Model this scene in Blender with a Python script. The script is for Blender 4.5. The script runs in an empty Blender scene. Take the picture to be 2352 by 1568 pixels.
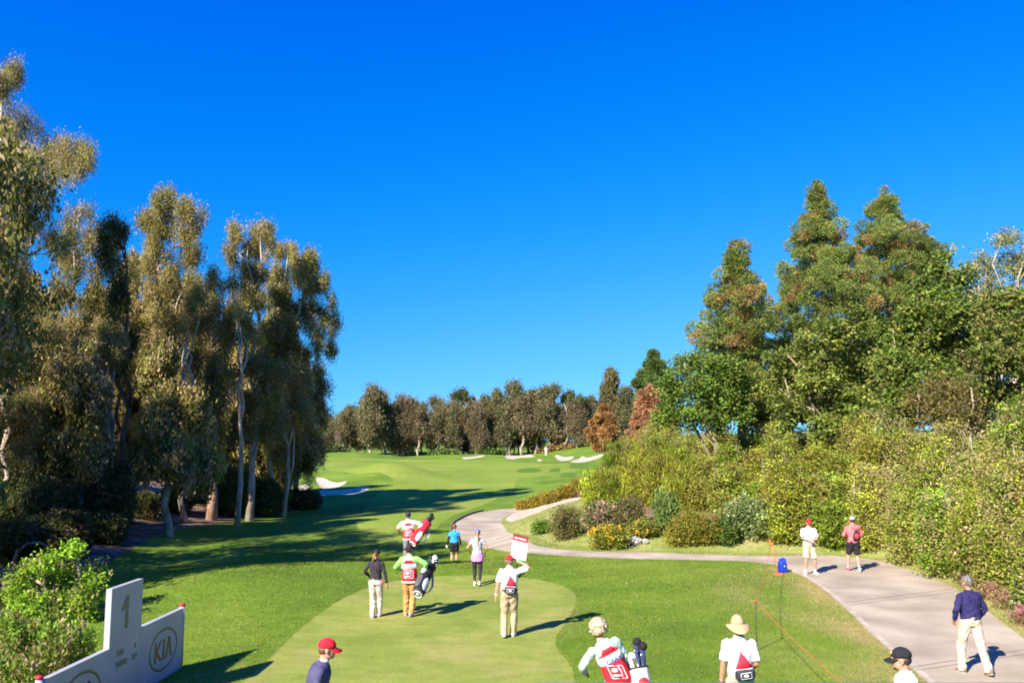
import bpy, math, random
import numpy as np
from mathutils import Vector, Matrix, Euler, Quaternion
from mathutils.geometry import delaunay_2d_cdt
random.seed(7); RNG = np.random.default_rng(7)
SC = bpy.context.scene
COL = SC.collection
R = math.radians
# ------------------------------------------------------------------ camera
FPX, CX, CY, CAMH, PITCH = 2000.0, 1176.0, 784.0, 4.4, math.atan(228 / 2000.0)
cp, sp = math.cos(PITCH), math.sin(PITCH)
cam = bpy.data.cameras.new('camera'); camo = bpy.data.objects.new('camera', cam); COL.objects.link(camo)
cam.sensor_width = 36; cam.lens = 36 * FPX / 2352; cam.clip_end = 6000; cam.clip_start = 0.1
camo.location = (0, 0, CAMH); camo.rotation_euler = (R(90) + PITCH, 0, 0)
SC.camera = camo

def ray(vx, vy):
    xc = (vx - CX) / FPX; yc = (CY - vy) / FPX
    return xc, cp - yc * sp, sp + yc * cp
def at_depth(vx, vy, Y):
    dx, dy, dz = ray(vx, vy); t = Y / dy
    return Vector((dx * t, Y, CAMH + dz * t))
def px(Y):            # metres per picture unit at depth Y
    return Y / FPX

# ------------------------------------------------------------------ terrain
def ss(a, b, t):
    t = np.clip((t - a) / (b - a), 0, 1); return t * t * (3 - 2 * t)
def sdist(poly, x, y):
    """signed distance, positive inside"""
    x = np.asarray(x, float); y = np.asarray(y, float)
    d = np.full(x.shape, 1e18); inside = np.zeros(x.shape, bool)
    n = len(poly)
    for i in range(n):
        ax, ay = poly[i]; bx, by = poly[(i + 1) % n]
        ex, ey = bx - ax, by - ay
        t = np.clip(((x - ax) * ex + (y - ay) * ey) / (ex * ex + ey * ey + 1e-12), 0, 1)
        d = np.minimum(d, (x - ax - t * ex) ** 2 + (y - ay - t * ey) ** 2)
        c = ((ay > y) != (by > y))
        with np.errstate(divide='ignore', invalid='ignore'):
            xi = ax + (y - ay) / (by - ay + 1e-30) * ex
        inside ^= (c & (x < xi))
    d = np.sqrt(d)
    return np.where(inside, d, -d)
MOUND = [(-11.3, -60), (-11.6, 20), (-12.2, 26), (-11.3, 29.3), (-8, 31.3), (-4, 32.3), (0, 33.2), (4, 60), (8, 90), (200, 90), (200, -60)]
BANK = [(10.8, -60), (10.6, 14), (12.0, 20.2), (13.8, 26.9), (14.2, 30.7), (14.0, 33.6), (12.6, 35.0), (9.5, 35.2), (7.2, 35.7), (4.1, 36.2), (2.0, 37.6), (.5, 43), (-.1, 48.8), (.6, 53.5), (2.4, 59), (6, 70), (9.5, 85), (15, 110), (30, 180), (60, 320), (400, 320), (400, -60)]
def Hn(x, y):
    x = np.asarray(x, float); y = np.asarray(y, float)
    out = -sdist(MOUND, x, y)
    z = -1.25 * ss(0, 5.0, out) * (1 - ss(60, 110, y))
    z = z + 1.15 * ss(85, 190, y)
    z = z + 3.0 * ss(135, 188, y) * ss(0, 26, x)
    bd = sdist(BANK, x, y)
    z = z + 0.24 * np.clip(bd, 0, 5) + 0.10 * np.clip(bd - 5, 0, 25) * (1 - 0.5 * ss(90, 150, y))
    z = z + 0.13 * np.clip(-17 - np.clip(y - 72, 0, 200) * .55 - x, 0, 25) * ss(28, 40, y)
    z = z + 1.5 * np.exp(-((x + 15) / 5.0) ** 2 - ((y - 108) / 7) ** 2)
    z = z + .5 * np.exp(-((x + 8.3) / 3.6) ** 2 - ((y - 26.8) / 3.4) ** 2) + .18 * np.exp(-((x + 3) / 5) ** 2 - ((y - 30) / 1.6) ** 2)
    z = z + 1.1 * np.exp(-((x + 30) / 9.0) ** 2 - ((y - 172) / 9) ** 2)
    z = z + 0.16 * ss(45, 70, y) * (np.sin(x * .21 + y * .055) + np.sin(x * .13 - y * .09 + 1.3))
    z = z + 0.25 * ss(110, 140, y) * np.sin(x * .16 + 2) * np.cos(y * .07)
    # tee and verge keep soft humps
    z = z + 0.05 * np.sin(x * 1.1 + y * .35) * np.sin(y * .5 - x * .3) * ss(33, 36, y) * ss(0, 1.0, bd)
    return z
def H(x, y): return float(Hn(np.array([x]), np.array([y]))[0])
def hit(vx, vy):
    d = np.array(ray(vx, vy)); d = d / d[1]
    ys = np.concatenate([np.arange(4, 60, .05), np.arange(60, 420, .25)])
    X = d[0] * ys; Z = CAMH + d[2] * ys
    g = Hn(X, ys) - Z
    k = np.argmax(g > 0)
    if g[k] <= 0: k = len(ys) - 1
    if k > 0:
        a, b = g[k - 1], g[k]; t = -a / (b - a) if b != a else 0
        y = ys[k - 1] + t * (ys[k] - ys[k - 1])
    else: y = ys[0]
    return Vector((d[0] * y, y, H(d[0] * y, y)))

# ------------------------------------------------------------------ helpers
def tag(o, label=None, cat=None, group=None, kind=None):
    if label: o['label'] = label
    if cat: o['category'] = cat
    if group: o['group'] = group
    if kind: o['kind'] = kind
    return o
def empty(name, loc, rz=0.0, **k):
    o = bpy.data.objects.new(name, None); COL.objects.link(o); o.empty_display_size = .2
    o.location = loc; o.rotation_euler = (0, 0, rz); return tag(o, **k)
def link(name, me, mat=None, parent=None, smooth=False):
    if mat is not None: me.materials.append(mat)
    if smooth: me.polygons.foreach_set('use_smooth', np.ones(len(me.polygons), bool))
    o = bpy.data.objects.new(name, me); COL.objects.link(o)
    if parent is not None: o.parent = parent
    return o
def np_mesh(name, V, F, colors=None):
    """F: (n,k) int array of equal polygons"""
    V = np.asarray(V, np.float32); F = np.asarray(F, np.int32)
    me = bpy.data.meshes.new(name); n, k = F.shape
    me.vertices.add(len(V)); me.vertices.foreach_set('co', V.ravel())
    me.loops.add(n * k); me.loops.foreach_set('vertex_index', F.ravel())
    me.polygons.add(n); me.polygons.foreach_set('loop_start', np.arange(n, dtype=np.int32) * k)
    me.update(calc_edges=True)
    if colors is not None:
        a = me.attributes.new('Col', 'FLOAT_COLOR', 'POINT')
        c = np.ones((len(V), 4), np.float32); c[:, :3] = colors
        a.data.foreach_set('color', c.ravel())
    return me
class Geo:
    ESC = 1.0
    def __init__(s): s.v = []; s.f = []
    def add(s, vs, fs):
        b = len(s.v); s.v += [tuple(v) for v in vs]; s.f += [tuple(i + b for i in f) for f in fs]
    def loft(s, pts, rad, n=12, up=None, caps=True, power=1.0):
        pts = [Vector(p) for p in pts]; rings = []
        rad = [((r, r) if not isinstance(r, (tuple, list)) else r) for r in rad]; rad = [(x * s.ESC, y * s.ESC) for x, y in rad]
        A = None
        for i, p in enumerate(pts):
            t = (pts[min(i + 1, len(pts) - 1)] - pts[max(i - 1, 0)]).normalized()
            if A is None:
                h = Vector(up) if up else (Vector((1, 0, 0)) if abs(t.x) < .8 else Vector((0, 1, 0)))
            else: h = A
            A = (h - t * h.dot(t)).normalized(); B = t.cross(A)
            ra, rb = rad[i]
            ring = []
            for k in range(n):
                a = 2 * math.pi * k / n; c, q = math.cos(a), math.sin(a)
                if power != 1.0:
                    c = math.copysign(abs(c) ** power, c); q = math.copysign(abs(q) ** power, q)
                ring.append(p + A * c * ra + B * q * rb)
            rings.append(ring)
        vs = [v for r in rings for v in r]; fs = []
        for i in range(len(rings) - 1):
            for k in range(n):
                k2 = (k + 1) % n
                fs.append((i * n + k, i * n + k2, (i + 1) * n + k2, (i + 1) * n + k))
        if caps:
            fs.append(tuple(range(n - 1, -1, -1))); fs.append(tuple((len(rings) - 1) * n + k for k in range(n)))
        s.add(vs, fs); return s
    def ell(s, c, r, M=None, nu=14, nv=9, z0=-1.0):
        """ellipsoid; z0>-1 cuts it flat at that fraction of its height"""
        c = Vector(c); M = M or Matrix.Identity(3); vs = []; fs = []; r = [q * s.ESC for q in r]
        a0 = math.asin(max(-.999, z0))
        lat = [a0 + (math.pi / 2 - .12 - a0) * j / (nv - 1) for j in range(nv)]
        if z0 <= -1: lat[0] = -math.pi / 2 + .12
        for la in lat:
            for k in range(nu):
                a = 2 * math.pi * k / nu
                vs.append(c + M @ Vector((r[0] * math.cos(la) * math.cos(a), r[1] * math.cos(la) * math.sin(a), r[2] * math.sin(la))))
        top = len(vs); vs.append(c + M @ Vector((0, 0, r[2])))
        for j in range(nv - 1):
            for k in range(nu):
                k2 = (k + 1) % nu; fs.append((j * nu + k, j * nu + k2, (j + 1) * nu + k2, (j + 1) * nu + k))
        for k in range(nu): fs.append(((nv - 1) * nu + k, (nv - 1) * nu + (k + 1) % nu, top))
        fs.append(tuple(range(nu - 1, -1, -1))); s.add(vs, fs); return s
    def box(s, c, h, M=None):
        c = Vector(c); M = M or Matrix.Identity(3)
        vs = [c + M @ Vector((x * h[0], y * h[1], z * h[2])) for x in (-1, 1) for y in (-1, 1) for z in (-1, 1)]
        s.add(vs, [(0, 1, 3, 2), (4, 6, 7, 5), (0, 4, 5, 1), (2, 3, 7, 6), (0, 2, 6, 4), (1, 5, 7, 3)]); return s
    def mesh(s, name='m'):
        me = bpy.data.meshes.new(name); me.from_pydata(s.v, [], s.f); me.update(); return me
    def obj(s, name, mat, parent=None, smooth=True, bevel=0):
        me = s.mesh(name)
        o = link(name, me, mat, parent, smooth)
        if bevel:
            m = o.modifiers.new('b', 'BEVEL'); m.width = bevel; m.segments = 2; m.limit_method = 'ANGLE'
        return o
    def remesh(s, name, mat, parent=None, voxel=.012, smooth=2, fac=.5):
        me = s.mesh(name); t = bpy.data.objects.new('tmp', me); COL.objects.link(t)
        m = t.modifiers.new('r', 'REMESH'); m.mode = 'VOXEL'; m.voxel_size = voxel; m.use_smooth_shade = True
        if smooth:
            m = t.modifiers.new('s', 'SMOOTH'); m.iterations = smooth; m.factor = fac
        dg = bpy.context.evaluated_depsgraph_get()
        me2 = bpy.data.meshes.new_from_object(t.evaluated_get(dg)); me2.name = name
        bpy.data.objects.remove(t); bpy.data.meshes.remove(me)
        return link(name, me2, mat, parent, True)

# ------------------------------------------------------------------ materials
def nt(mat): mat.use_nodes = True; t = mat.node_tree; t.nodes.clear(); return t
def node(t, typ, **k):
    n = t.nodes.new(typ)
    for a, b in k.items():
        if a.startswith('i_'): n.inputs[a[2:].replace('_', ' ')].default_value = b
        else: setattr(n, a, b)
    return n
def ramp(t, stops):
    n = t.nodes.new('ShaderNodeValToRGB'); e = n.color_ramp.elements
    e[0].position = stops[0][0]; e[0].color = (*stops[0][1], 1); e[1].position = stops[-1][0]; e[1].color = (*stops[-1][1], 1)
    for p, c in stops[1:-1]:
        q = e.new(p); q.color = (*c, 1)
    return n
def noise_mat(name, c1, c2, scale=8, rough=.8, bump=.15, bscale=None, stretch=(1, 1, 1), detail=4, spec=.3, coords='Object', metallic=0.0, lo=.35, hi=.65):
    m = bpy.data.materials.new(name); t = nt(m); L = t.links.new
    tc = node(t, 'ShaderNodeTexCoord'); mp = node(t, 'ShaderNodeMapping'); mp.inputs['Scale'].default_value = stretch
    L(tc.outputs[coords], mp.inputs[0])
    n = node(t, 'ShaderNodeTexNoise'); n.inputs['Scale'].default_value = scale; n.inputs['Detail'].default_value = detail; L(mp.outputs[0], n.inputs['Vector'])
    r = ramp(t, [(lo, c1), (hi, c2)]); L(n.outputs['Fac'], r.inputs[0])
    b = node(t, 'ShaderNodeBsdfPrincipled'); b.inputs['Roughness'].default_value = rough; b.inputs['Metallic'].default_value = metallic
    b.inputs['Specular IOR Level'].default_value = spec
    L(r.outputs[0], b.inputs['Base Color'])
    if bump:
        n2 = node(t, 'ShaderNodeTexNoise'); n2.inputs['Scale'].default_value = bscale or scale * 3; n2.inputs['Detail'].default_value = 4
        L(mp.outputs[0], n2.inputs['Vector'])
        bp = node(t, 'ShaderNodeBump'); bp.inputs['Strength'].default_value = bump; bp.inputs['Distance'].default_value = .03
        L(n2.outputs['Fac'], bp.inputs['Height']); L(bp.outputs[0], b.inputs['Normal'])
    o = node(t, 'ShaderNodeOutputMaterial'); L(b.outputs[0], o.inputs[0]); return m
_cl = {}
def cloth(c, rough=.85, bump=.5):
    k = tuple(c) + (rough, bump)
    if k not in _cl:
        c2 = tuple(min(1, v * 1.12 + .004) for v in c); c1 = tuple(v * .86 for v in c)
        _cl[k] = noise_mat('cloth', c1, c2, scale=9, rough=rough, bump=bump, bscale=7, detail=3, spec=.15)
    return _cl[k]
def grass_mat(name, a, b, c, big=.25, fine=14, stripe=.5, bumps=.6, dry=None, dryamt=0.0, drylo=.56):
    """three greens mixed by broad patches, mid streaks and fine blades"""
    m = bpy.data.materials.new(name); t = nt(m); L = t.links.new
    tc = node(t, 'ShaderNodeTexCoord')
    def nz(scale, st=(1, 1, 1), det=4, rough=.55):
        mp = node(t, 'ShaderNodeMapping'); mp.inputs['Scale'].default_value = st; L(tc.outputs['Object'], mp.inputs[0])
        n = node(t, 'ShaderNodeTexNoise'); n.inputs['Scale'].default_value = scale; n.inputs['Detail'].default_value = det; n.inputs['Roughness'].default_value = rough
        L(mp.outputs[0], n.inputs['Vector']); return n.outputs['Fac']
    r1 = ramp(t, [(.36, a), (.5, b), (.66, c)]); L(nz(big, (1, .8, 1), 5), r1.inputs[0])
    r2 = ramp(t, [(.3, (.62, .66, .6)), (.7, (1.3, 1.25, 1.25))]); L(nz(1.6, (1, 1.6, 1), 6, .7), r2.inputs[0])
    r3 = ramp(t, [(.28, (.45, .5, .45)), (.72, (1.5, 1.42, 1.4))]); L(nz(fine, (1, 1, 1), 5, .75), r3.inputs[0])
    m1 = node(t, 'ShaderNodeMix', data_type='RGBA', blend_type='MULTIPLY'); m1.inputs[0].default_value = stripe
    L(r1.outputs[0], m1.inputs[6]); L(r2.outputs[0], m1.inputs[7])
    m2 = node(t, 'ShaderNodeMix', data_type='RGBA', blend_type='MULTIPLY'); m2.inputs[0].default_value = .75
    L(m1.outputs[2], m2.inputs[6]); L(r3.outputs[0], m2.inputs[7]); colr = m2.outputs[2]
    if dry:
        rd = ramp(t, [(drylo, (0, 0, 0)), (drylo + .12, (dryamt,) * 3)]); L(nz(.9, (1, 1, 1), 5, .7), rd.inputs[0])
        m3 = node(t, 'ShaderNodeMix', data_type='RGBA'); L(rd.outputs[0], m3.inputs[0]); L(colr, m3.inputs[6]); m3.inputs[7].default_value = (*dry, 1); colr = m3.outputs[2]
    if name == 'grass_rough':
        at = node(t, 'ShaderNodeAttribute', attribute_name='Col'); nn = ramp(t, [(.35, (.25,) * 3), (.6, (1, 1, 1))]); L(nz(3, (1, 1, 1), 5, .7), nn.inputs[0])
        mm = node(t, 'ShaderNodeMath', operation='MULTIPLY'); L(at.outputs['Fac'], mm.inputs[0]); L(nn.outputs[0], mm.inputs[1])
        m4 = node(t, 'ShaderNodeMix', data_type='RGBA'); L(mm.outputs[0], m4.inputs[0]); L(colr, m4.inputs[6]); m4.inputs[7].default_value = (.36, .27, .12, 1); colr = m4.outputs[2]
    bs = node(t, 'ShaderNodeBsdfPrincipled'); bs.inputs['Roughness'].default_value = .9; bs.inputs['Specular IOR Level'].default_value = .1
    L(colr, bs.inputs['Base Color'])
    bp = node(t, 'ShaderNodeBump'); bp.inputs['Strength'].default_value = bumps; bp.inputs['Distance'].default_value = .03
    L(nz(fine * 1.5, (1, 1, 1), 4, .8), bp.inputs['Height']); L(bp.outputs[0], bs.inputs['Normal'])
    o = node(t, 'ShaderNodeOutputMaterial'); L(bs.outputs[0], o.inputs[0]); return m
def leaf_mat(name, trans=.38, gloss=.12, rough=.6):
    m = bpy.data.materials.new(name); t = nt(m); L = t.links.new
    a = node(t, 'ShaderNodeAttribute', attribute_name='Col')
    d = node(t, 'ShaderNodeBsdfPrincipled'); d.inputs['Roughness'].default_value = rough; d.inputs['Specular IOR Level'].default_value = gloss
    L(a.outputs['Color'], d.inputs['Base Color'])
    tr = node(t, 'ShaderNodeBsdfTranslucent')
    hs = node(t, 'ShaderNodeMix', data_type='RGBA', blend_type='MULTIPLY'); hs.inputs[0].default_value = 1; hs.inputs[7].default_value = (1.25, 1.3, .7, 1)
    L(a.outputs['Color'], hs.inputs[6]); L(hs.outputs[2], tr.inputs[0])
    mx = node(t, 'ShaderNodeMixShader'); mx.inputs[0].default_value = trans
    L(d.outputs[0], mx.inputs[1]); L(tr.outputs[0], mx.inputs[2])
    o = node(t, 'ShaderNodeOutputMaterial'); L(mx.outputs[0], o.inputs[0]); return m
LEAF = leaf_mat('foliage'); PINE = leaf_mat('needles', .25, .1, .6)
BARK_PALE = noise_mat('bark_pale', (.20, .15, .11), (.46, .39, .32), scale=2.5, stretch=(1, 1, .35), bump=.5, bscale=9)
BARK_DARK = noise_mat('bark_dark', (.05, .038, .028), (.16, .115, .085), scale=3, stretch=(1, 1, .3), bump=.7, bscale=12)
BARK_TAN = noise_mat('bark_tan', (.17, .12, .08), (.36, .28, .20), scale=5, stretch=(1, 1, .3), bump=.5, bscale=14)

# ------------------------------------------------------------------ world and sun
SUN_EL, SUN_AZ = R(34.0), R(37.0)     # sun stands behind the camera, to its left
sx, sy, sz = -math.sin(SUN_AZ) * math.cos(SUN_EL), -math.cos(SUN_AZ) * math.cos(SUN_EL), math.sin(SUN_EL)
W = bpy.data.worlds.new('World'); SC.world = W; W.use_nodes = True; wt = W.node_tree; wt.nodes.clear()
sky = node(wt, 'ShaderNodeTexSky'); sky.sky_type = 'NISHITA'; sky.sun_disc = False
sky.sun_elevation = SUN_EL; sky.sun_rotation = math.atan2(sx, sy)
sky.altitude = 0; sky.air_density = 1.0; sky.dust_density = 0.0; sky.ozone_density = 6.0
tcw = node(wt, 'ShaderNodeTexCoord'); va = node(wt, 'ShaderNodeVectorMath', operation='ADD'); va.inputs[1].default_value = (0, 0, .2)
vn = node(wt, 'ShaderNodeVectorMath', operation='NORMALIZE'); vm = node(wt, 'ShaderNodeVectorMath', operation='MULTIPLY_ADD')
vm.inputs[1].default_value = (1.8, 1.72, .8); vm.inputs[2].default_value = (-1.74, -1.12, 3.5)      # deep saturated blue of this clear sky
vx_ = node(wt, 'ShaderNodeVectorMath', operation='MAXIMUM'); vx_.inputs[1].default_value = (.02, .02, .02)
bg = node(wt, 'ShaderNodeBackground'); bg.inputs[1].default_value = .064
wo = node(wt, 'ShaderNodeOutputWorld'); wl = wt.links.new
wl(tcw.outputs['Generated'], va.inputs[0]); wl(va.outputs[0], vn.inputs[0]); wl(vn.outputs[0], sky.inputs[0])
sep = node(wt, 'ShaderNodeSeparateXYZ'); com = node(wt, 'ShaderNodeCombineXYZ'); smx = node(wt, 'ShaderNodeMath', operation='SMOOTH_MAX'); smx.inputs[1].default_value = .0; smx.inputs[2].default_value = .7
wl(sky.outputs[0], vm.inputs[0]); wl(vm.outputs[0], vx_.inputs[0]); wl(vm.outputs[0], sep.inputs[0]); wl(sep.outputs[0], smx.inputs[0]); wl(smx.outputs[0], com.inputs[0])
sep2 = node(wt, 'ShaderNodeSeparateXYZ'); wl(vx_.outputs[0], sep2.inputs[0]); wl(sep2.outputs[1], com.inputs[1]); wl(sep2.outputs[2], com.inputs[2]); wl(com.outputs[0], bg.inputs[0]); wl(bg.outputs[0], wo.inputs[0])
sun = bpy.data.lights.new('sun', 'SUN'); sun.energy = 5.0; sun.angle = R(.5); sun.color = (1, .91, .77)
suno = bpy.data.objects.new('sun', sun); COL.objects.link(suno)
suno.rotation_euler = Vector((sx, sy, sz)).to_track_quat('Z', 'Y').to_euler()
SC.view_settings.view_transform = 'Standard'; SC.view_settings.look = 'None'; SC.view_settings.gamma = 1; SC.view_settings.exposure = 1.35
SC.render.engine = 'CYCLES'
SC.cycles.max_bounces = 5; SC.cycles.diffuse_bounces = 3; SC.cycles.glossy_bounces = 2; SC.cycles.transmission_bounces = 3; SC.cycles.transparent_max_bounces = 4
SC.cycles.pixel_filter_type = 'BLACKMAN_HARRIS'; SC.cycles.filter_width = 1.9

# ------------------------------------------------------------------ ground, cut into regions that share one triangulation
def vpoly(pts, closed=True, step=None):
    w = [hit(*p).xy for p in pts]; return smoothpoly(w, closed)
def smoothpoly(w, closed=True, sub=4):
    n = len(w); out = []
    rng = range(n) if closed else range(n - 1)
    for i in rng:
        if closed: p0, p1, p2, p3 = w[(i - 1) % n], w[i], w[(i + 1) % n], w[(i + 2) % n]
        else: p0, p1, p2, p3 = w[max(i - 1, 0)], w[i], w[i + 1], w[min(i + 2, n - 1)]
        for k in range(sub):
            t = k / sub
            q = .5 * ((2 * p1) + (p2 - p0) * t + (2 * p0 - 5 * p1 + 4 * p2 - p3) * t * t + (3 * p1 - p0 - 3 * p2 + p3) * t ** 3)
            out.append((q.x, q.y))
    if not closed: out.append((w[-1].x, w[-1].y))
    return out
TEE = [(480, 1640), (555, 1568), (610, 1520), (655, 1475), (700, 1434), (760, 1390), (830, 1354), (900, 1335), (980, 1325), (1060, 1321), (1140, 1321), (1210, 1327), (1270, 1338), (1308, 1352), (1323, 1368), (1322, 1388), (1310, 1415), (1293, 1440), (1281, 1458), (1277, 1478), (1290, 1502), (1310, 1525), (1325, 1568), (1345, 1640), (1360, 1850), (400, 1850)]
PATH_FAR = [(2700, 1790), (2560, 1640), (2450, 1545), (2352, 1465), (2300, 1427), (2249, 1388), (2192, 1350), (2150, 1330), (2086, 1307), (2020, 1287), (1918, 1276), (1833, 1275), (1740, 1276), (1597, 1272), (1509, 1269), (1412, 1267), (1333, 1264), (1267, 1258), (1217, 1245), (1174, 1224), (1157, 1208), (1151, 1197), (1160, 1187), (1180, 1178), (1215, 1170), (1240, 1165)]
PATH_NEAR = [(1240, 1157), (1188, 1166), (1137, 1171), (1091, 1179), (1064, 1190), (1047, 1200), (1041, 1212), (1046, 1227), (1060, 1239), (1078, 1248), (1118, 1259), (1160, 1266), (1232, 1271), (1325, 1278), (1450, 1283), (1600, 1286), (1693, 1288), (1775, 1296), (1814, 1311), (1847, 1325), (1890, 1353), (1918, 1376), (1954, 1409), (2002, 1456), (2044, 1494), (2086, 1529), (2131, 1568), (2190, 1625), (2300, 1790)]
VERGE = PATH_FAR[:-1] + [(1215, 1160), (1262, 1150), (1310, 1137), (1345, 1133), (1352, 1150), (1345, 1180), (1385, 1235), (1500, 1222), (1620, 1235), (1700, 1240), (1860, 1240), (1960, 1245), (2060, 1235), (2130, 1275), (2200, 1322), (2270, 1372), (2352, 1435), (2500, 1540), (2800, 1790)]
DIRT = [(1163, 1189), (1200, 1170), (1262, 1153), (1322, 1135), (1334, 1141), (1285, 1161), (1225, 1180), (1180, 1197)]
LITTER = [(690, 1128), (742, 1148), (700, 1166), (600, 1187), (500, 1202), (400, 1217), (300, 1262), (215, 1330), (150, 1400), (60, 1500)]
SANDS = [[(725, 1098), (742, 1097), (757, 1104), (775, 1108), (795, 1104), (790, 1112), (770, 1120), (745, 1122), (733, 1115)],
 [(735, 1126), (775, 1125), (805, 1122), (825, 1118), (848, 1116), (842, 1126), (820, 1133), (780, 1136), (740, 1136)],
 [(683, 1120), (700, 1112), (710, 1118), (700, 1128)],
 [(1063, 1050), (1080, 1049), (1112, 1045), (1110, 1048), (1090, 1052), (1065, 1054)],
 [(1160, 1049), (1166, 1045), (1185, 1047), (1210, 1044), (1226, 1046), (1224, 1049), (1195, 1051), (1180, 1054), (1165, 1053)],
 [(1233, 1056), (1240, 1054), (1245, 1056), (1240, 1059)],
 [(1274, 1046), (1282, 1045), (1295, 1049), (1318, 1048), (1310, 1055), (1295, 1058), (1282, 1056)],
 [(1309, 1060), (1330, 1053), (1338, 1047), (1350, 1051), (1378, 1043), (1386, 1045), (1370, 1053), (1345, 1060), (1325, 1062)]]
ROUGHS = [[(1188, 1079), (1215, 1074), (1242, 1078), (1238, 1084), (1195, 1085)], [(1262, 1078), (1285, 1075), (1285, 1083), (1266, 1084)], [(1286, 1088), (1310, 1084), (1322, 1088), (1318, 1095), (1292, 1096)], [(1310, 1066), (1345, 1063), (1350, 1072), (1315, 1075)]]
FAIR = [(748, 1054), (860, 1052), (1000, 1055), (1120, 1058), (1230, 1064), (1330, 1066), (1320, 1082), (1240, 1094), (1190, 1100), (1180, 1120), (1130, 1150), (1040, 1185), (1000, 1215), (985, 1255), (930, 1262), (860, 1240), (820, 1200), (860, 1140), (905, 1105), (870, 1085), (800, 1085), (752, 1078)]
def pn(x, y, s, seed=0):
    r = np.random.default_rng(seed); v = 0
    for k in range(6):
        a = r.uniform(0, 6.28); f = s * r.uniform(.6, 2.2); v = v + np.sin((x * math.cos(a) + y * math.sin(a)) * f + r.uniform(0, 6.28)) / (1 + .3 * k)
    return v / 2.6
def dryness(x, y):
    d = -sdist(P_PATHG, x, y)
    return np.clip(np.exp(-np.clip(d, 0, 99) / 1.3) * (x > 5) * (y < 31) * (.75 + .8 * pn(x, y, 2.0, 3)) + .25 * ss(.45, .9, pn(x, y * .6, .9, 4)) * (y < 34), 0, 1)
P_PATHG = None
def build_ground():
    global P_PATHG
    P_path = smoothpoly([hit(*p).xy for p in PATH_FAR], False) + smoothpoly([hit(*p).xy for p in PATH_NEAR], False); P_PATHG = P_path
    P_fair = vpoly(FAIR); P_tee = vpoly(TEE); P_verge = [tuple(hit(*p).xy) for p in VERGE]
    P_dirt = vpoly(DIRT); P_sand = [vpoly(s) for s in SANDS]; P_rough = [vpoly(s) for s in ROUGHS]
    lit = smoothpoly([hit(*p).xy for p in LITTER], False)
    P_lit = lit + [(-10.2, 4), (-90, 4), (-160, 190), (-90, 190), (-36, 100), (-27, 92)]
    P_bank = [p for p in BANK if 0 < p[1] < 105] + [(60, 110), (120, 60), (120, -20), (14, -20)]
    pts = []
    y = 4.0; j = 0
    while y < 430:
        st = max(.30, y * .021)
        us = np.arange(-.78, .78, .0125 if y > 12 else .03)
        for i, u in enumerate(us): pts.append((u * y + (j % 2) * .006 * y, y))
        y += st; j += 1
    for x in (-4000, -1500, -700, -340, 340, 700, 1500, 4000):
        for yy in (-300, -60, -10, 30, 80, 160, 260, 360, 600, 1200, 2500, 5000): pts.append((x, yy))
    for x in np.arange(-300, 301, 25):
        for yy in (-300, -60, 0): pts.append((x, yy))
        for yy in (440, 520, 700, 1200, 2500, 5000): pts.append((x * yy / 400, yy))
    for yy in np.arange(5, 200, 12):
        for x in np.arange(20, 320, 14):
            if x > .8 * yy + 3:
                pts.append((x, yy)); pts.append((-x, yy))
    edges = []
    def addloop(P):
        b = len(pts)
        for p in P: pts.append((float(p[0]), float(p[1])))
        n = len(P)
        for i in range(n): edges.append((b + i, b + (i + 1) % n))
    for P in [P_path, P_tee, P_verge, P_dirt, P_lit, P_fair] + P_sand + P_rough: addloop(P)
    vs, es, fs, _, _, _ = delaunay_2d_cdt([Vector(p) for p in pts], edges, [], 0, 1e-5)
    V2 = np.array([(v.x, v.y) for v in vs]); F = np.array([f for f in fs if len(f) == 3], np.int32)
    c = V2[F].mean(1); cx_, cy_ = c[:, 0], c[:, 1]
    a = V2[F]; ar = (a[:, 1, 0] - a[:, 0, 0]) * (a[:, 2, 1] - a[:, 0, 1]) - (a[:, 1, 1] - a[:, 0, 1]) * (a[:, 2, 0] - a[:, 0, 0])
    F[ar < 0] = F[ar < 0][:, ::-1]
    Z = Hn(V2[:, 0], V2[:, 1]); dry = dryness(V2[:, 0], V2[:, 1])
    # bunkers are scooped out
    for P in P_sand:
        d = sdist(P, V2[:, 0], V2[:, 1]); Z = Z - .25 * ss(0, .8, d)
    V = np.column_stack([V2, Z])
    def inside(P): return sdist(P, cx_, cy_) > 0
    reg = np.zeros(len(F), int)
    reg[inside(P_fair)] = 9
    reg[inside(P_lit)] = 5
    reg[inside(P_bank) & (cy_ < 105)] = 4
    reg[inside(P_verge)] = 3
    reg[inside(P_dirt)] = 6
    for P in P_rough: reg[inside(P)] = 8
    for P in P_sand: reg[inside(P)] = 7
    reg[inside(P_tee)] = 1
    reg[inside(P_path)] = 2
    g = np_mesh('ground', V, F, np.repeat(dry[:, None], 3, 1)); o = link('ground', g, M_ROUGH, None, True); tag(o, kind='structure')
    names = {1: ('tee_box', M_TEE), 2: ('cart_path', M_PATH), 3: ('grass_verge', M_VERGE), 4: ('bank_soil', M_SOIL), 5: ('leaf_litter', M_LITTER), 6: ('dirt_strip', M_DIRT), 7: ('bunker_sand', M_SAND), 8: ('rough_grass', M_TUFT), 9: ('fairway', M_FAIR)}
    for k, (nm, mt) in names.items():
        f = F[reg == k]; u, inv = np.unique(f, return_inverse=True)
        vv = V[u].copy(); vv[:, 2] += .004
        o = link(nm, np_mesh(nm, vv, inv.reshape(-1, 3)), mt, None, True); tag(o, kind='structure')
    return P_tee, P_path
M_ROUGH = grass_mat('grass_rough', (.095, .165, .018), (.13, .215, .022), (.18, .26, .034), big=.22, fine=16, stripe=.7, bumps=.9, dry=(.26, .24, .085), dryamt=.45, drylo=.6)
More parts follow.
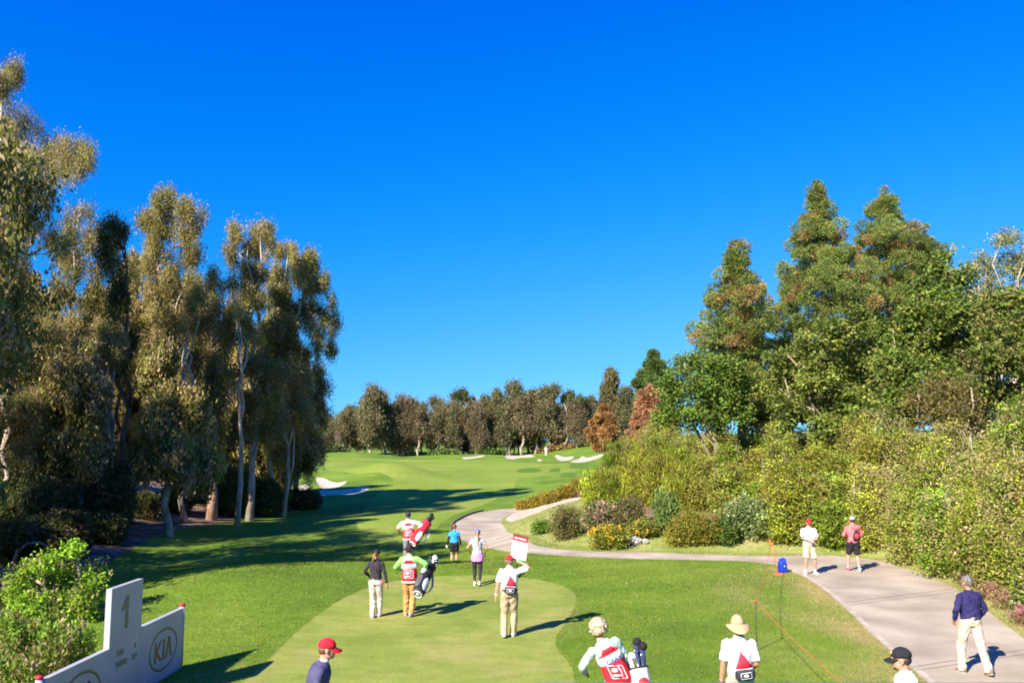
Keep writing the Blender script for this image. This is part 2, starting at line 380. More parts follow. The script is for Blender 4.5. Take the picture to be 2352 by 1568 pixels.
M_FAIR = grass_mat('grass_fairway', (.15, .225, .028), (.18, .25, .034), (.22, .27, .045), big=.12, fine=8, stripe=.5, bumps=.3)
M_TEE = grass_mat('grass_tee', (.18, .235, .042), (.225, .27, .054), (.285, .285, .082), big=.45, fine=20, stripe=.6, bumps=.5, dry=(.30, .25, .09), dryamt=.35, drylo=.62)
M_VERGE = grass_mat('grass_verge', (.19, .23, .05), (.26, .29, .085), (.32, .31, .12), big=.5, fine=18, stripe=.6, bumps=.6, dry=(.38, .28, .16), dryamt=.5)
M_TUFT = grass_mat('grass_tuft', (.085, .15, .018), (.10, .17, .02), (.12, .19, .025), big=.5, fine=10, bumps=1)
M_PATH = noise_mat('concrete', (.28, .228, .165), (.43, .357, .27), scale=.6, stretch=(1, 1, 1), rough=.85, bump=.25, bscale=40, detail=8)
M_SOIL = noise_mat('soil', (.11, .075, .045), (.24, .17, .11), scale=1.5, bump=.8, bscale=12, detail=8)
M_LITTER = noise_mat('litter', (.06, .04, .025), (.33, .20, .13), scale=1.3, bump=1, bscale=9, detail=10, lo=.38, hi=.7)
M_DIRT = noise_mat('dirt', (.38, .30, .20), (.52, .42, .32), scale=1.2, bump=.5, bscale=9, detail=8)
M_SAND = noise_mat('sand', (.42, .35, .26), (.52, .44, .34), scale=1.2, bump=.4, bscale=5, detail=6)
P_TEE, P_PATH = build_ground()
# ------------------------------------------------------------------ vegetation
def rdir(n, rng):
    v = rng.normal(size=(n, 3)); return v / np.linalg.norm(v, axis=1, keepdims=True)
class Crown:
    def __init__(s, seed): s.rng = np.random.default_rng(seed); s.P = []; s.D = []; s.L = []; s.W = []; s.C = []
    def tufts(s, c, r, n, m, sig, L, W, col, mode='rand', jit=.22, shell=.55, tint=None, tintp=0.0, flat=1.0, cj=.12):
        """n tufts of m leaves spread through an ellipsoid c, r"""
        rng = s.rng; n = max(1, int(n))
        u = rdir(n, rng); q = shell + (1 - shell) * rng.random(n) ** .7
        q = np.where(rng.random(n) < .3, q * rng.random(n), q)
        T = np.array(c) + u * q[:, None] * np.array(r)
        o = rng.normal(size=(n, m, 3)) * sig; o[:, :, 2] *= flat
        P = (T[:, None, :] + o).reshape(-1, 3); N = len(P)
        if mode == 'droop': D = rdir(N, rng) * .6 + np.array([0, 0, -1.0])
        elif mode == 'up': D = rdir(N, rng) * .85 + np.repeat(u, m, 0) * .5 + np.array([0, 0, 1.0])
        elif mode == 'radial': D = o.reshape(-1, 3) / sig + rdir(N, rng) * .4 + np.array([0, 0, .35])
        else: D = rdir(N, rng)
        D = D / (np.linalg.norm(D, axis=1, keepdims=True) + 1e-9)
        cc = np.array(col)[None, :] * (1 + rng.normal(size=(n, 1)) * jit).clip(.4, 1.8)
        if tint is not None:
            k = rng.random(n) < tintp; cc[k] = np.array(tint) * (1 + rng.normal(size=(k.sum(), 1)) * .15).clip(.5, 1.5)
        C = np.repeat(cc, m, 0) * (1 + rng.normal(size=(N, 1)) * cj).clip(.5, 1.6)
        s.P.append(P); s.D.append(D); s.C.append(C)
        s.L.append(L * (.65 + .7 * rng.random(N))); s.W.append(W * (.65 + .7 * rng.random(N)))
    def mesh(s, name, origin=(0, 0, 0)):
        P = np.concatenate(s.P) - np.array(origin); D = np.concatenate(s.D); C = (np.concatenate(s.C) * 1.18).clip(0, 1); L = np.concatenate(s.L)[:, None]; W_ = np.concatenate(s.W)[:, None]
        N = len(P); S = np.cross(D, rdir(N, s.rng)); S /= (np.linalg.norm(S, axis=1, keepdims=True) + 1e-9)
        V = np.stack([P - D * L / 2, P + S * W_ / 2 + D * L * .08, P + D * L / 2, P - S * W_ / 2 + D * L * .08], 1).reshape(-1, 3)
        F = np.arange(N * 4).reshape(N, 4)
        return np_mesh(name, V, F, np.repeat(C, 4, 0))
def limb(g, a, b, r0, r1, rnd, seg=5, wob=.06, n=6):
    a = Vector(a); b = Vector(b); L = (b - a).length; pts = []; rr = []
    for i in range(seg + 1):
        t = i / seg; p = a.lerp(b, t)
        if 0 < i < seg: p += Vector((rnd.uniform(-1, 1), rnd.uniform(-1, 1), rnd.uniform(-.6, .9))) * L * wob
        pts.append(p); rr.append(r0 + (r1 - r0) * t ** .8)
    g.loft(pts, rr, n=n); return pts
def nearest(pts, c, zmax):
    best = min((p for p in pts if p.z < zmax), key=lambda p: (p - c).length + max(0, p.z - c.z) * 1.5, default=pts[0]); return best
def tree_obj(name, base, crown, trunkgeo, bark, leafm, **k):
    root = empty(name, base, **k)
    me = trunkgeo.mesh('trunk'); me.transform(Matrix.Translation(-Vector(base)))
    link('trunk', me, bark, root, True)
    if crown.P: link('crown', crown.mesh('crown', base), leafm, root)
    return root

EUC1, EUC2, TANC = (.135, .135, .036), (.20, .175, .05), (.36, .265, .16)
def gum(label, base, Y, clumps, seed, fillx=None, filly=None, nfill=0, bark=BARK_PALE, dens=1.0, col=None, leaf=(.19, .048), cat='tree', name='eucalyptus_tree', group=None, thick=1.0, forks=2):
    """clumps given as picture positions (x, y, rx, ry) at depth Y"""
    rnd = random.Random(seed); rng = np.random.default_rng(seed)
    b = at_depth(base, 1100, Y); b.z = H(b.x, Y) - .1
    CL = []
    for (vx, vy, rx, ry) in clumps: CL.append((vx, vy, rx, ry))
    if fillx:
        for i in range(nfill):
            vy = filly[0] + (filly[1] - filly[0]) * (i + .5) / nfill
            CL.append((rnd.uniform(*fillx), vy + rnd.uniform(-15, 15), rnd.uniform(28, 48), rnd.uniform(26, 44)))
    top = min(c[1] for c in CL); c = Crown(seed); g = Geo(); s = px(Y)
    tz = at_depth(base, top, Y).z - .6; tx = at_depth(min(CL, key=lambda q: q[1])[0], top, Y).x
    trunks = []
    r0 = .26 * thick
    spine = []
    for i in range(11):
        t = i / 10; spine.append(Vector((b.x + (tx - b.x) * t ** 1.6 + (rnd.uniform(-.35, .35) if 0 < i < 10 else 0), b.y + (rnd.uniform(-.3, .3) if 0 < i < 10 else 0), b.z + (tz - b.z) * t)))
    g.loft(spine, [r0 * (1.25 if i == 0 else 1) * (1 - .085 * i) for i in range(11)], n=8)
    allp = list(spine)
    for f in range(forks):
        st = spine[rnd.randint(2, 5)]; tgt = CL[rnd.randrange(len(CL))]; e = at_depth(tgt[0], tgt[1], Y)
        if e.z > st.z + 2: allp += limb(g, st, e, r0 * .55, .05, rnd, seg=7, wob=.05)
    for (vx, vy, rx, ry) in CL:
        p = at_depth(vx, vy, Y); p.y += rnd.uniform(-1, 1) * max(1.0, rx * s * 1.2)
        r = (rx * s, max(rx * s * .9, .8), ry * s)
        st = nearest(allp, p, p.z - .3); allp += limb(g, st, p, .075 * thick, .02, rnd, seg=4, wob=.08, n=5)
        q = rnd.random(); base_c = np.array(col if col is not None else (EUC1 if q < .5 else EUC2)) * rnd.uniform(.8, 1.25)
        n = 105 * dens * (r[0] * r[1] * r[2]) ** .62 * 1.5; ns = 7
        for q_ in range(ns):
            v = Vector((rnd.gauss(0, 1), rnd.gauss(0, 1), rnd.gauss(0, 1))).normalized() * rnd.uniform(.3, 1.3); f_ = rnd.uniform(.28, .58)
            pc = p + Vector((v.x * r[0], v.y * r[1], v.z * r[2])); bc = base_c * rnd.uniform(.72, 1.35)
            c.tufts(pc, (r[0] * f_, r[1] * f_, r[2] * f_ * 1.5), n / ns, 26, .17, leaf[0], leaf[1], bc, 'droop', tint=TANC if col is None else None, tintp=.30, shell=.3, jit=.35, flat=1.9)
            if rnd.random() < .6: limb(g, st, pc, .03, .01, rnd, 4, .08, 4)
    return tree_obj(name, (b.x, b.y, b.z), c, g, bark, LEAF, label=label, cat=cat, group=group)

GL = 'eucalyptus trees on the left'
gum('tallest eucalyptus at the left edge of the photo, its crown reaching far above the rest', -12, 46, [(8, 160, 26, 34), (15, 215, 32, 40), (12, 285, 42, 45), (30, 350, 48, 45), (105, 352, 42, 36), (160, 345, 34, 28), (190, 370, 28, 34), (70, 410, 55, 45), (140, 425, 40, 40), (25, 450, 50, 50), (90, 490, 45, 45), (20, 540, 50, 45), (60, 590, 45, 45), (120, 560, 28, 30), (-40, 380, 50, 60), (-50, 520, 50, 60)], 11, (-40, 90), (640, 1040), 18, dens=1.5, group=GL, forks=3, leaf=(.145, .038))
gum('slender airy eucalyptus with pale wispy top beside the tallest one', 150, 55, [(182, 482, 24, 20), (165, 530, 30, 26), (205, 545, 26, 24), (150, 590, 38, 34), (205, 610, 40, 36), (235, 570, 22, 22), (170, 665, 46, 40), (225, 680, 36, 36)], 12, (110, 240), (740, 1030), 12, dens=.75, group=GL)
gum('narrow near-black ivy covered trunk top between two paler eucalyptus', 287, 52, [(275, 528, 25, 14), (290, 545, 14, 16), (262, 560, 15, 24), (270, 600, 17, 26), (264, 640, 16, 28), (272, 690, 20, 30), (268, 740, 18, 30)], 13, (255, 300), (780, 860), 2, dens=1.3, col=(.065, .075, .03), group=GL, bark=BARK_DARK)
gum('twin-topped eucalyptus with two tall feathery leaders, left of centre of the grove', 335, 58, [(390, 462, 20, 20), (378, 492, 28, 22), (432, 478, 22, 20), (445, 505, 24, 24), (345, 510, 30, 24), (400, 530, 34, 28), (452, 545, 20, 30), (370, 575, 40, 34), (432, 595, 34, 32), (335, 610, 34, 36), (395, 650, 44, 40), (450, 670, 26, 32)], 14, (310, 460), (720, 1020), 14, dens=1.0, group=GL)
gum('eucalyptus with rounded dark tuft on top and long bare pale limb below it', 575, 62, [(545, 532, 26, 18), (598, 530, 26, 18), (522, 572, 18, 20), (570, 562, 42, 24), (618, 565, 14, 20), (548, 610, 34, 26), (590, 630, 28, 26), (545, 668, 26, 24), (600, 690, 30, 28)], 15, (520, 620), (850, 1010), 7, dens=1.05, group=GL, forks=3)
gum('dense rounded eucalyptus at the right end of the grove, leafiest crown', 622, 67, [(662, 580, 34, 20), (690, 600, 40, 24), (720, 625, 30, 24), (640, 640, 30, 28), (700, 660, 50, 32), (742, 660, 16, 30), (650, 700, 40, 34), (720, 720, 36, 36), (670, 765, 44, 38), (735, 780, 22, 32), (640, 810, 38, 36), (705, 840, 38, 36), (765, 695, 7, 10), (762, 752, 9, 14), (752, 800, 12, 18)], 16, (610, 735), (880, 1030), 9, dens=1.15, group=GL, forks=3)
gum('short leaning eucalyptus with trailing foliage over the bunker at the grove end', 672, 74, [(735, 850, 20, 30), (725, 905, 26, 34), (700, 950, 34, 34), (738, 955, 14, 26), (715, 1005, 28, 30), (735, 1030, 12, 26), (690, 1050, 34, 26)], 17, (660, 720), (880, 1060), 5, dens=1.1, group=GL)
gum('eucalyptus with peeling red-brown trunk in the middle of the grove', 489, 60, [(480, 640, 22, 24), (500, 700, 34, 30), (470, 745, 38, 34), (525, 770, 34, 32)], 18, (450, 540), (800, 1000), 8, dens=.95, group=GL, bark=noise_mat('bark_red', (.22, .12, .08), (.42, .27, .19), scale=6, bump=.5, bscale=14), thick=1.3)
for bx, Y_, ty_, cl_, sd_ in [(22, 48, 600, [(20, 650, 30, 28), (45, 700, 30, 30)], 31), (430, 57, 620, [(428, 640, 24, 22), (445, 690, 28, 28), (415, 740, 26, 26)], 32), (548, 58, 700, [(545, 720, 26, 24), (560, 770, 28, 26)], 33), (655, 66, 700, [(650, 760, 26, 24), (665, 820, 26, 26)], 34), (250, 50, 700, [(240, 760, 28, 26), (262, 810, 28, 28)], 35)]:
    gum({31: 'slim pale-trunked eucalyptus at the left edge under the tallest crown', 32: 'slim bare-stemmed eucalyptus below the twin-topped one', 33: 'slim eucalyptus with white bare stem left of the red-brown trunk\'s neighbour', 34: 'slim eucalyptus with bare pale stem near the right end of the grove', 35: 'slim pale stem rising beside the dark ivy covered trunk'}[sd_], bx, Y_, cl_, sd_, bark=BARK_PALE, group='slim bare-stemmed eucalyptus trees', thick=.75, forks=3)
gi = 0
WORDS = ['first', 'second', 'third', 'fourth', 'fifth', 'sixth', 'seventh', 'eighth', 'ninth', 'tenth', 'eleventh', 'twelfth', 'thirteenth', 'fourteenth', 'fifteenth', 'sixteenth', 'seventeenth', 'eighteenth', 'nineteenth', 'twentieth'] + ['twenty-' + w for w in ('first', 'second', 'third', 'fourth', 'fifth', 'sixth', 'seventh', 'eighth', 'ninth')] + ['thirtieth'] + ['thirty-' + w for w in ('first', 'second', 'third', 'fourth', 'fifth', 'sixth', 'seventh', 'eighth', 'ninth')] + ['fortieth'] + ['forty-' + w for w in ('first', 'second', 'third', 'fourth', 'fifth')]
for (vx, Y, ty, w) in [(40, 64, 640, 60), (110, 62, 690, 50), (215, 64, 690, 55), (300, 70, 620, 50), (400, 66, 660, 50), (480, 70, 690, 45), (555, 70, 690, 45), (640, 71, 700, 45), (20, 52, 740, 55), (180, 47, 800, 55), (395, 50, 830, 50)]:
    gum('%s background eucalyptus from the left, filling the dark middle of the grove' % WORDS[sorted([40, 110, 215, 300, 400, 480, 555, 640, 20, 180, 395]).index(vx)], vx, Y,
        [(vx, ty, w * .5, 24), (vx + random.uniform(-25, 25), ty + 40, w * .7, 32)], 40 + gi, (vx - w, vx + w), (ty + 70, 1085), 16, dens=1.1, group='background trees of the left grove', leaf=(.26, .10)); gi += 1
# trees standing left of the frame that throw the shade over the grove's foot
for i, (x, y, h) in enumerate([(-24, 26, 17), (-29, 34, 19), (-34, 18, 18), (-27, 12, 16), (-40, 40, 20), (-37, 29, 19), (-47, 50, 19), (-18.5, 24.5, 15), (-20.5, 29.5, 17), (-22.5, 34, 17), (-17.5, 20, 12), (-20.5, 16.5, 13), (-23, 20.5, 15)]):
    rnd = random.Random(300 + i); b = Vector((x, y, H(x, y))); c = Crown(300 + i); g = Geo(); sp_ = limb(g, b, b + Vector((rnd.uniform(-1, 1), rnd.uniform(-1, 1), h)), .3, .05, rnd, seg=9, wob=.02, n=8)
    for k in range(22):
        z = h * (.22 + .78 * k / 22); rr = 1.3 + 1.0 * math.sin(math.pi * min(1, k / 20)); p = b + Vector((rnd.uniform(-2.3, 2.3), rnd.uniform(-2.3, 2.3), z))
        limb(g, nearest(sp_, p, p.z - .3), p, .07, .02, rnd, 3, .06, 5); c.tufts(p, (rr, rr, rr * .9), 50, 15, .24, .30, .12, EUC1, 'droop', tint=TANC, tintp=.2, shell=.45)
    tree_obj('eucalyptus_tree', tuple(b), c, g, BARK_PALE, LEAF, label='%s eucalyptus beyond the left edge of the view that shades the grove' % WORDS[i], cat='tree', group='shade trees left of the view')

# ---- pines on the right bank
def pine(label, apex, Y, prof, seed, basez=None, col=(.15, .19, .045), tip=(.40, .22, .08), name='pine_tree', puff=.68, cat='pine tree', tipp=.16, nm=1.25, leaf=(.20, .05), group=None, needles=430):
    """prof: list of (picture y, half width in picture px)"""
    rnd = random.Random(seed); c = Crown(seed); g = Geo()
    a = at_depth(apex[0], apex[1], Y); b = Vector((a.x, Y, H(a.x, Y)))
    g.loft([b, b.lerp(a, .5) + Vector((.15, 0, 0)), a - Vector((0, 0, .4))], [.3, .2, .04], n=8)
    prof = [(apex[1], 3)] + prof; s = px(Y)
    ys = [p[0] for p in prof]; ws = [p[1] for p in prof]
    vy = apex[1] + 8; ymax = prof[-1][0]
    while vy < ymax:
        wpx = 1.14 * rnd.uniform(.74, 1.16) * float(np.interp(vy, ys, ws)); Rm = wpx * s; z = at_depth(apex[0], vy, Y).z
        n = max(1, int(2 * math.pi * Rm / (puff * 1.6) * nm)); ph = rnd.uniform(0, 6.28)
        for k in range(n):
            an = ph + 6.283 * (k + rnd.uniform(-.3, .3)) / n; q = rnd.choice((1, 1, .96, .8, .55)) * rnd.uniform(.78, 1.2)
            pr = puff * rnd.uniform(.65, 1.35) * (.55 if Rm < .6 else 1)
            p = Vector((a.x + math.cos(an) * max(0, Rm * q - pr * .6), Y + math.sin(an) * max(0, Rm * q - pr * .6), z + rnd.uniform(-.3, .3)))
            if rnd.random() < .45: limb(g, Vector((a.x, Y, p.z - .5 * Rm * .35)), p, .05, .015, rnd, 3, .05, 5)
            cc = np.array(col if rnd.random() < .87 or tipp == 0 else (.24, .175, .06)) * rnd.uniform(.6, 1.25); nn_ = int(needles * (pr / .68) ** 1.6); rg = c.rng
            u = rdir(nn_, rg); u[:, 2] += .15; rr_ = (pr * .82 * (.35 + .65 * rg.random(nn_) ** .6))[:, None]
            c.P.append(np.array(p) + u * rr_ * np.array([1, 1, .85])); D_ = u + rdir(nn_, rg) * .45; c.D.append(D_ / np.linalg.norm(D_, axis=1, keepdims=True))
            c.L.append(leaf[0] * (.6 + .7 * rg.random(nn_))); c.W.append(leaf[1] * (.6 + .7 * rg.random(nn_))); c.C.append(cc[None, :] * (1 + rg.normal(size=(nn_, 1)) * .16).clip(.5, 1.5))
            if rnd.random() < tipp * 3: c.tufts(p + Vector((0, -pr * .35, pr * .3)), (pr * .55, pr * .5, pr * .4), 4, 8, pr * .10, .10, .05, tip, 'rand', jit=.3)
        vy += puff * 1.12 / s * rnd.uniform(.85, 1.1)
    return tree_obj(name, tuple(b), c, g, BARK_TAN, PINE, label=label, cat=cat, group=group)
GP = 'tall pines on the right bank'
pine('shorter left pine of the three tall ones, with broad lower skirt', (1688, 545), 50, [(575, 26), (620, 48), (680, 62), (760, 82), (840, 98), (900, 100), (960, 90)], 61, group=GP)
pine('tallest middle pine with a narrow pointed spire top', (1878, 415), 56, [(450, 26), (500, 38), (530, 42), (570, 68), (620, 92), (680, 112), (760, 128), (850, 130), (930, 110)], 62, group=GP)
pine('right pine of the three with broader blunter crown', (2030, 437), 61, [(470, 34), (510, 58), (560, 74), (610, 84), (680, 96), (760, 100), (850, 90)], 63, group=GP)
pine('small side top of pine poking out right of the broad pine', (2128, 520), 60, [(545, 18), (580, 30), (640, 48), (720, 60), (800, 60)], 64, group=GP)
pine('small dark rounded conifer behind the bright green tree', (1500, 812), 88, [(830, 26), (870, 34), (930, 44), (1000, 50)], 65, col=(.11, .16, .045), tipp=0, puff=.8, leaf=(.35, .09), name='conifer_tree', cat='conifer', group=None)
pine('russet brown conifer beside the bright green tree, taller of two', (1492, 888), 78, [(905, 18), (940, 36), (980, 48), (1020, 60)], 66, col=(.34, .175, .10), tipp=0, puff=.6, leaf=(.3, .09), name='conifer_tree', cat='conifer', group='russet brown conifers')
pine('small round orange-brown conifer right of the far bunkers', (1388, 935), 120, [(950, 24), (975, 34), (1000, 38), (1035, 36)], 67, col=(.34, .19, .075), tipp=0, puff=.9, leaf=(.45, .14), name='conifer_tree', cat='conifer', group='russet brown conifers')

# ---- broadleaf trees and big shrubs from picture clumps
def leafy(label, name, cat, base, Y, clumps, seed, col, tint=None, tintp=.2, leaf=(.17, .11), dens=1.0, m=26, sig=.19, mode='rand', bark=BARK_TAN, stems=4, twig=0, basez=None, group=None, deep=1.0, r0=.13, loc=None):
    rnd = random.Random(seed); c = Crown(seed); g = Geo(); s = px(Y)
    if loc is None:
        b = at_depth(base, 1100, Y); b.z = H(b.x, Y)
    else: b = Vector(loc)
    CL = sorted(clumps, key=lambda q: -q[1]); allp = []
    for k in range(stems):
        tgt = CL[int((k + .5) / stems * len(CL)) % len(CL)]; e = at_depth(tgt[0], tgt[1] - tgt[3] * .3, Y); e.y += rnd.uniform(-1, 1)
        allp += limb(g, b + Vector((rnd.uniform(-.3, .3), rnd.uniform(-.3, .3), -.1)), e, r0 * rnd.uniform(.7, 1.1), .03, rnd, 7, .05, 6)
    for (vx, vy, rx, ry) in CL:
        p = at_depth(vx, vy, Y); p.y += rnd.uniform(-1, 1) * rx * s * deep
        r = (rx * s, rx * s * max(.8, deep * .8), ry * s)
        st = nearest(allp or [b], p, p.z + .2); allp += limb(g, st, p, .05, .015, rnd, 4, .08, 5)
        for k in range(twig):
            d = Vector((rnd.uniform(-1, 1) * r[0], rnd.uniform(-1, .6) * r[1], rnd.uniform(.1, 1.1) * r[2])); limb(g, p - d * .45, p + d * 1.05, .028, .008, rnd, 3, .06, 4)
        n = 38 * dens * (r[0] * r[1] * r[2]) ** .64 * 2
        c.tufts(p, r, n, m, sig, leaf[0], leaf[1], np.array(col) * rnd.uniform(.82, 1.2), mode, tint=tint, tintp=tintp, shell=.55, jit=.42)
    return tree_obj(name, (b.x, b.y, b.z), c, g, bark, LEAF, label=label, cat=cat, group=group)
GB = 'broadleaf trees on the right bank'
leafy('bright green rounded tree in front of the left pine', 'broadleaf_tree', 'tree', 1690, 46, [(1565, 842, 26, 22), (1610, 835, 42, 28), (1660, 850, 40, 34), (1545, 890, 34, 34), (1600, 890, 46, 38), (1660, 905, 46, 38), (1700, 880, 26, 32), (1540, 945, 30, 32), (1590, 950, 44, 36), (1650, 960, 44, 34), (1705, 940, 28, 34), (1515, 960, 16, 18)], 71, (.10, .16, .028), (.18, .22, .04), .25, leaf=(.17, .10), dens=1.25, stems=3, group=GB, twig=1)
leafy('sprawling leafy tree with many pale upright twigs, centre of the right bank', 'broadleaf_tree', 'tree', 1960, 43, [(1800, 830, 30, 26), (1845, 800, 36, 30), (1900, 770, 36, 34), (1950, 745, 36, 34), (1790, 885, 36, 36), (1850, 865, 42, 36), (1910, 840, 44, 38), (1970, 820, 44, 40), (1800, 945, 36, 34), (1860, 930, 42, 36), (1925, 915, 44, 38), (1990, 890, 42, 38), (1880, 980, 44, 26), (1945, 975, 44, 28), (1790, 985, 30, 20)], 72, (.12, .155, .03), (.22, .23, .05), .22, leaf=(.2, .12), dens=.95, stems=5, twig=3, bark=BARK_TAN, r0=.075, group=GB)
leafy('tall leafy tree right of the pines with one high green shoot', 'broadleaf_tree', 'tree', 2090, 41, [(2172, 590, 18, 16), (2150, 625, 30, 22), (2195, 640, 30, 24), (2120, 665, 34, 28), (2170, 680, 42, 30), (2090, 715, 36, 30), (2145, 730, 44, 34), (2200, 725, 36, 32), (2050, 765, 36, 34), (2110, 785, 44, 36), (2170, 790, 46, 36), (2225, 780, 30, 34), (2040, 835, 40, 36), (2100, 850, 44, 36), (2165, 855, 44, 36), (2060, 905, 44, 34), (2020, 955, 44, 28), (2090, 960, 44, 26)], 73, (.105, .15, .028), (.21, .22, .05), .2, leaf=(.2, .12), dens=1.0, stems=5, twig=2, bark=BARK_TAN, r0=.075, group=GB)
leafy('green tree at the right edge of the photo, half cut off', 'broadleaf_tree', 'tree', 2330, 37, [(2285, 700, 34, 30), (2335, 690, 36, 30), (2260, 760, 36, 34), (2320, 755, 42, 36), (2370, 760, 40, 40), (2250, 825, 38, 34), (2305, 830, 44, 36), (2360, 830, 44, 36), (2235, 890, 34, 28), (2290, 905, 44, 34), (2350, 910, 44, 36), (2400, 880, 40, 50), (2320, 960, 50, 28)], 74, (.115, .15, .03), (.21, .19, .06), .25, leaf=(.19, .11), dens=1.3, stems=5, twig=2, bark=BARK_TAN, r0=.07, group=GB)
leafy('sparse wispy tree at the upper right edge, pale bare twigs against the sky', 'broadleaf_tree', 'tree', 2300, 47, [(2248, 590, 14, 12), (2240, 620, 18, 16), (2290, 560, 24, 18), (2330, 545, 28, 20), (2370, 560, 26, 24), (2270, 610, 28, 26), (2320, 610, 34, 30), (2365, 620, 30, 32), (2280, 670, 34, 34), (2340, 680, 36, 34), (2300, 740, 36, 34), (2360, 740, 30, 34), (2235, 680, 26, 28), (2245, 740, 30, 30), (2350, 600, 30, 24), (2265, 650, 20, 20)], 75, (.13, .16, .055), (.30, .28, .17), .3, leaf=(.14, .07), dens=.95, stems=16, twig=12, bark=BARK_PALE, group=GB, r0=.09)
leafy('brown-olive dome shaped thicket below the leafy trees, right side', 'shrub', 'shrub', 2165, 36, [(2110, 915, 30, 24), (2155, 895, 40, 26), (2205, 900, 36, 26), (2130, 945, 40, 28), (2185, 945, 44, 30), (2230, 940, 26, 26)], 76, (.13, .115, .032), (.2, .15, .06), .3, leaf=(.13, .06), dens=1.7, stems=5, twig=1)
leafy('darker tree filling the gap behind the two right edge trees', 'broadleaf_tree', 'tree', 2250, 54, [(2160, 760, 40, 36), (2220, 720, 40, 36), (2280, 740, 44, 40), (2340, 720, 44, 40), (2190, 830, 46, 40), (2250, 820, 46, 40), (2310, 830, 46, 40), (2370, 820, 44, 40), (2200, 900, 46, 40), (2260, 910, 46, 40), (2330, 915, 50, 40), (2150, 900, 40, 36), (2180, 960, 50, 30), (2250, 965, 50, 30), (2320, 970, 50, 30)], 77, (.12, .14, .04), (.18, .15, .07), .3, leaf=(.2, .12), dens=1.3, stems=6, twig=2, group=GB)
leafy('dense green tree low between the centre pines and the leafy trees', 'broadleaf_tree', 'tree', 1880, 50, [(1760, 880, 40, 34), (1820, 870, 44, 36), (1890, 860, 44, 36), (1960, 850, 46, 38), (2030, 860, 46, 38), (1780, 940, 46, 36), (1850, 935, 46, 36), (1920, 930, 46, 36), (1990, 930, 46, 36), (2060, 940, 46, 36), (1740, 970, 40, 30)], 78, (.12, .145, .033), (.2, .16, .07), .3, leaf=(.2, .12), dens=1.2, stems=6, twig=2, group=GB)

# ---- shrubs of the bank
def shrub(label, vx, top, w, Y=None, base=None, col=(.17, .19, .03), tint=None, tintp=.25, mode='up', leaf=(.20, .045), dens=1.0, seed=0, name='shrub', cat='shrub', group=None, flower=None, fp=0.0, stems=5, sig=.14, flat=.8, m=20, jit_=.27, bark=BARK_TAN, twig=0, deep=.8, ragged=.25):
    rnd = random.Random(seed * 31 + 5); c = Crown(seed + 900); g = Geo()
    if base is not None:
        b = hit(vx, base); b.y += w / 2 * px(b.y) * .8; Y = b.y; b = Vector((at_depth(vx, 1100, Y).x, Y, 0)); b.z = H(b.x, b.y)
    else: b = at_depth(vx, 1100, Y); b.z = H(b.x, Y)
    hz = at_depth(vx, top, Y).z - b.z; hz = max(hz, .35); R_ = w / 2 * px(Y)
    nb = max(5, int(6 + R_ * 3)); 
    for k in range(nb):
        an = 6.283 * k / nb + rnd.uniform(-.4, .4); q = .62 * (k % 3 + .6) / 2.6 * R_
        zc = hz * rnd.uniform(.38, .62); rr = R_ * rnd.uniform(.42, .6); rz = min(hz - zc, hz * .5) * rnd.uniform(.85, 1.0 + ragged * .4)
        p = b + Vector((math.cos(an) * q, math.sin(an) * q * deep, zc))
        n = 40 * dens * (rr * rr * rz) ** .6 * 2 + 4
        c.tufts(p, (rr, rr * deep, rz), n, m, sig, leaf[0], leaf[1], np.array(col) * rnd.uniform(.82, 1.2), mode, tint=tint, tintp=tintp, shell=.55, jit=jit_, flat=flat)
        if flower is not None: c.tufts(p, (rr * 1.03, rr * deep * 1.03, rz * 1.03), n * fp, 9, .05, .09, .08, flower, 'rand', shell=.9, jit=.12)
        c.tufts(p - Vector((0, 0, zc * .45)), (rr * .85, rr * deep * .85, zc * .6), n * .35, m, sig, leaf[0], leaf[1], np.array(col), mode, tint=tint, tintp=tintp, shell=.5, jit=jit_)
    for k in range(stems):
        an = rnd.uniform(0, 6.28); limb(g, b + Vector((rnd.uniform(-.1, .1), rnd.uniform(-.1, .1), -.1)), b + Vector((math.cos(an) * R_ * .7, math.sin(an) * R_ * .6, hz * rnd.uniform(.6, .95))), .035, .01, rnd, 4, .1, 5)
    for k in range(twig):
        an = rnd.uniform(0, 6.28); q = rnd.uniform(.3, .95) * R_; a = b + Vector((math.cos(an) * q * .6, math.sin(an) * q * .5 * deep, hz * rnd.uniform(.3, .7)))
        limb(g, a, a + Vector((math.cos(an) * R_ * .4 + rnd.uniform(-.3, .3), -abs(math.sin(an)) * R_ * .3, hz * rnd.uniform(.15, .45))), .016, .006, rnd, 3, .1, 4)
    return tree_obj(name, (b.x, b.y, b.z), c, g, bark, LEAF, label=label, cat=cat, group=group)
YG, OL, BO, GR, GG, BR = (.25, .27, .034), (.25, .25, .042), (.24, .195, .05), (.15, .22, .025), (.22, .26, .10), (.31, .25, .12)
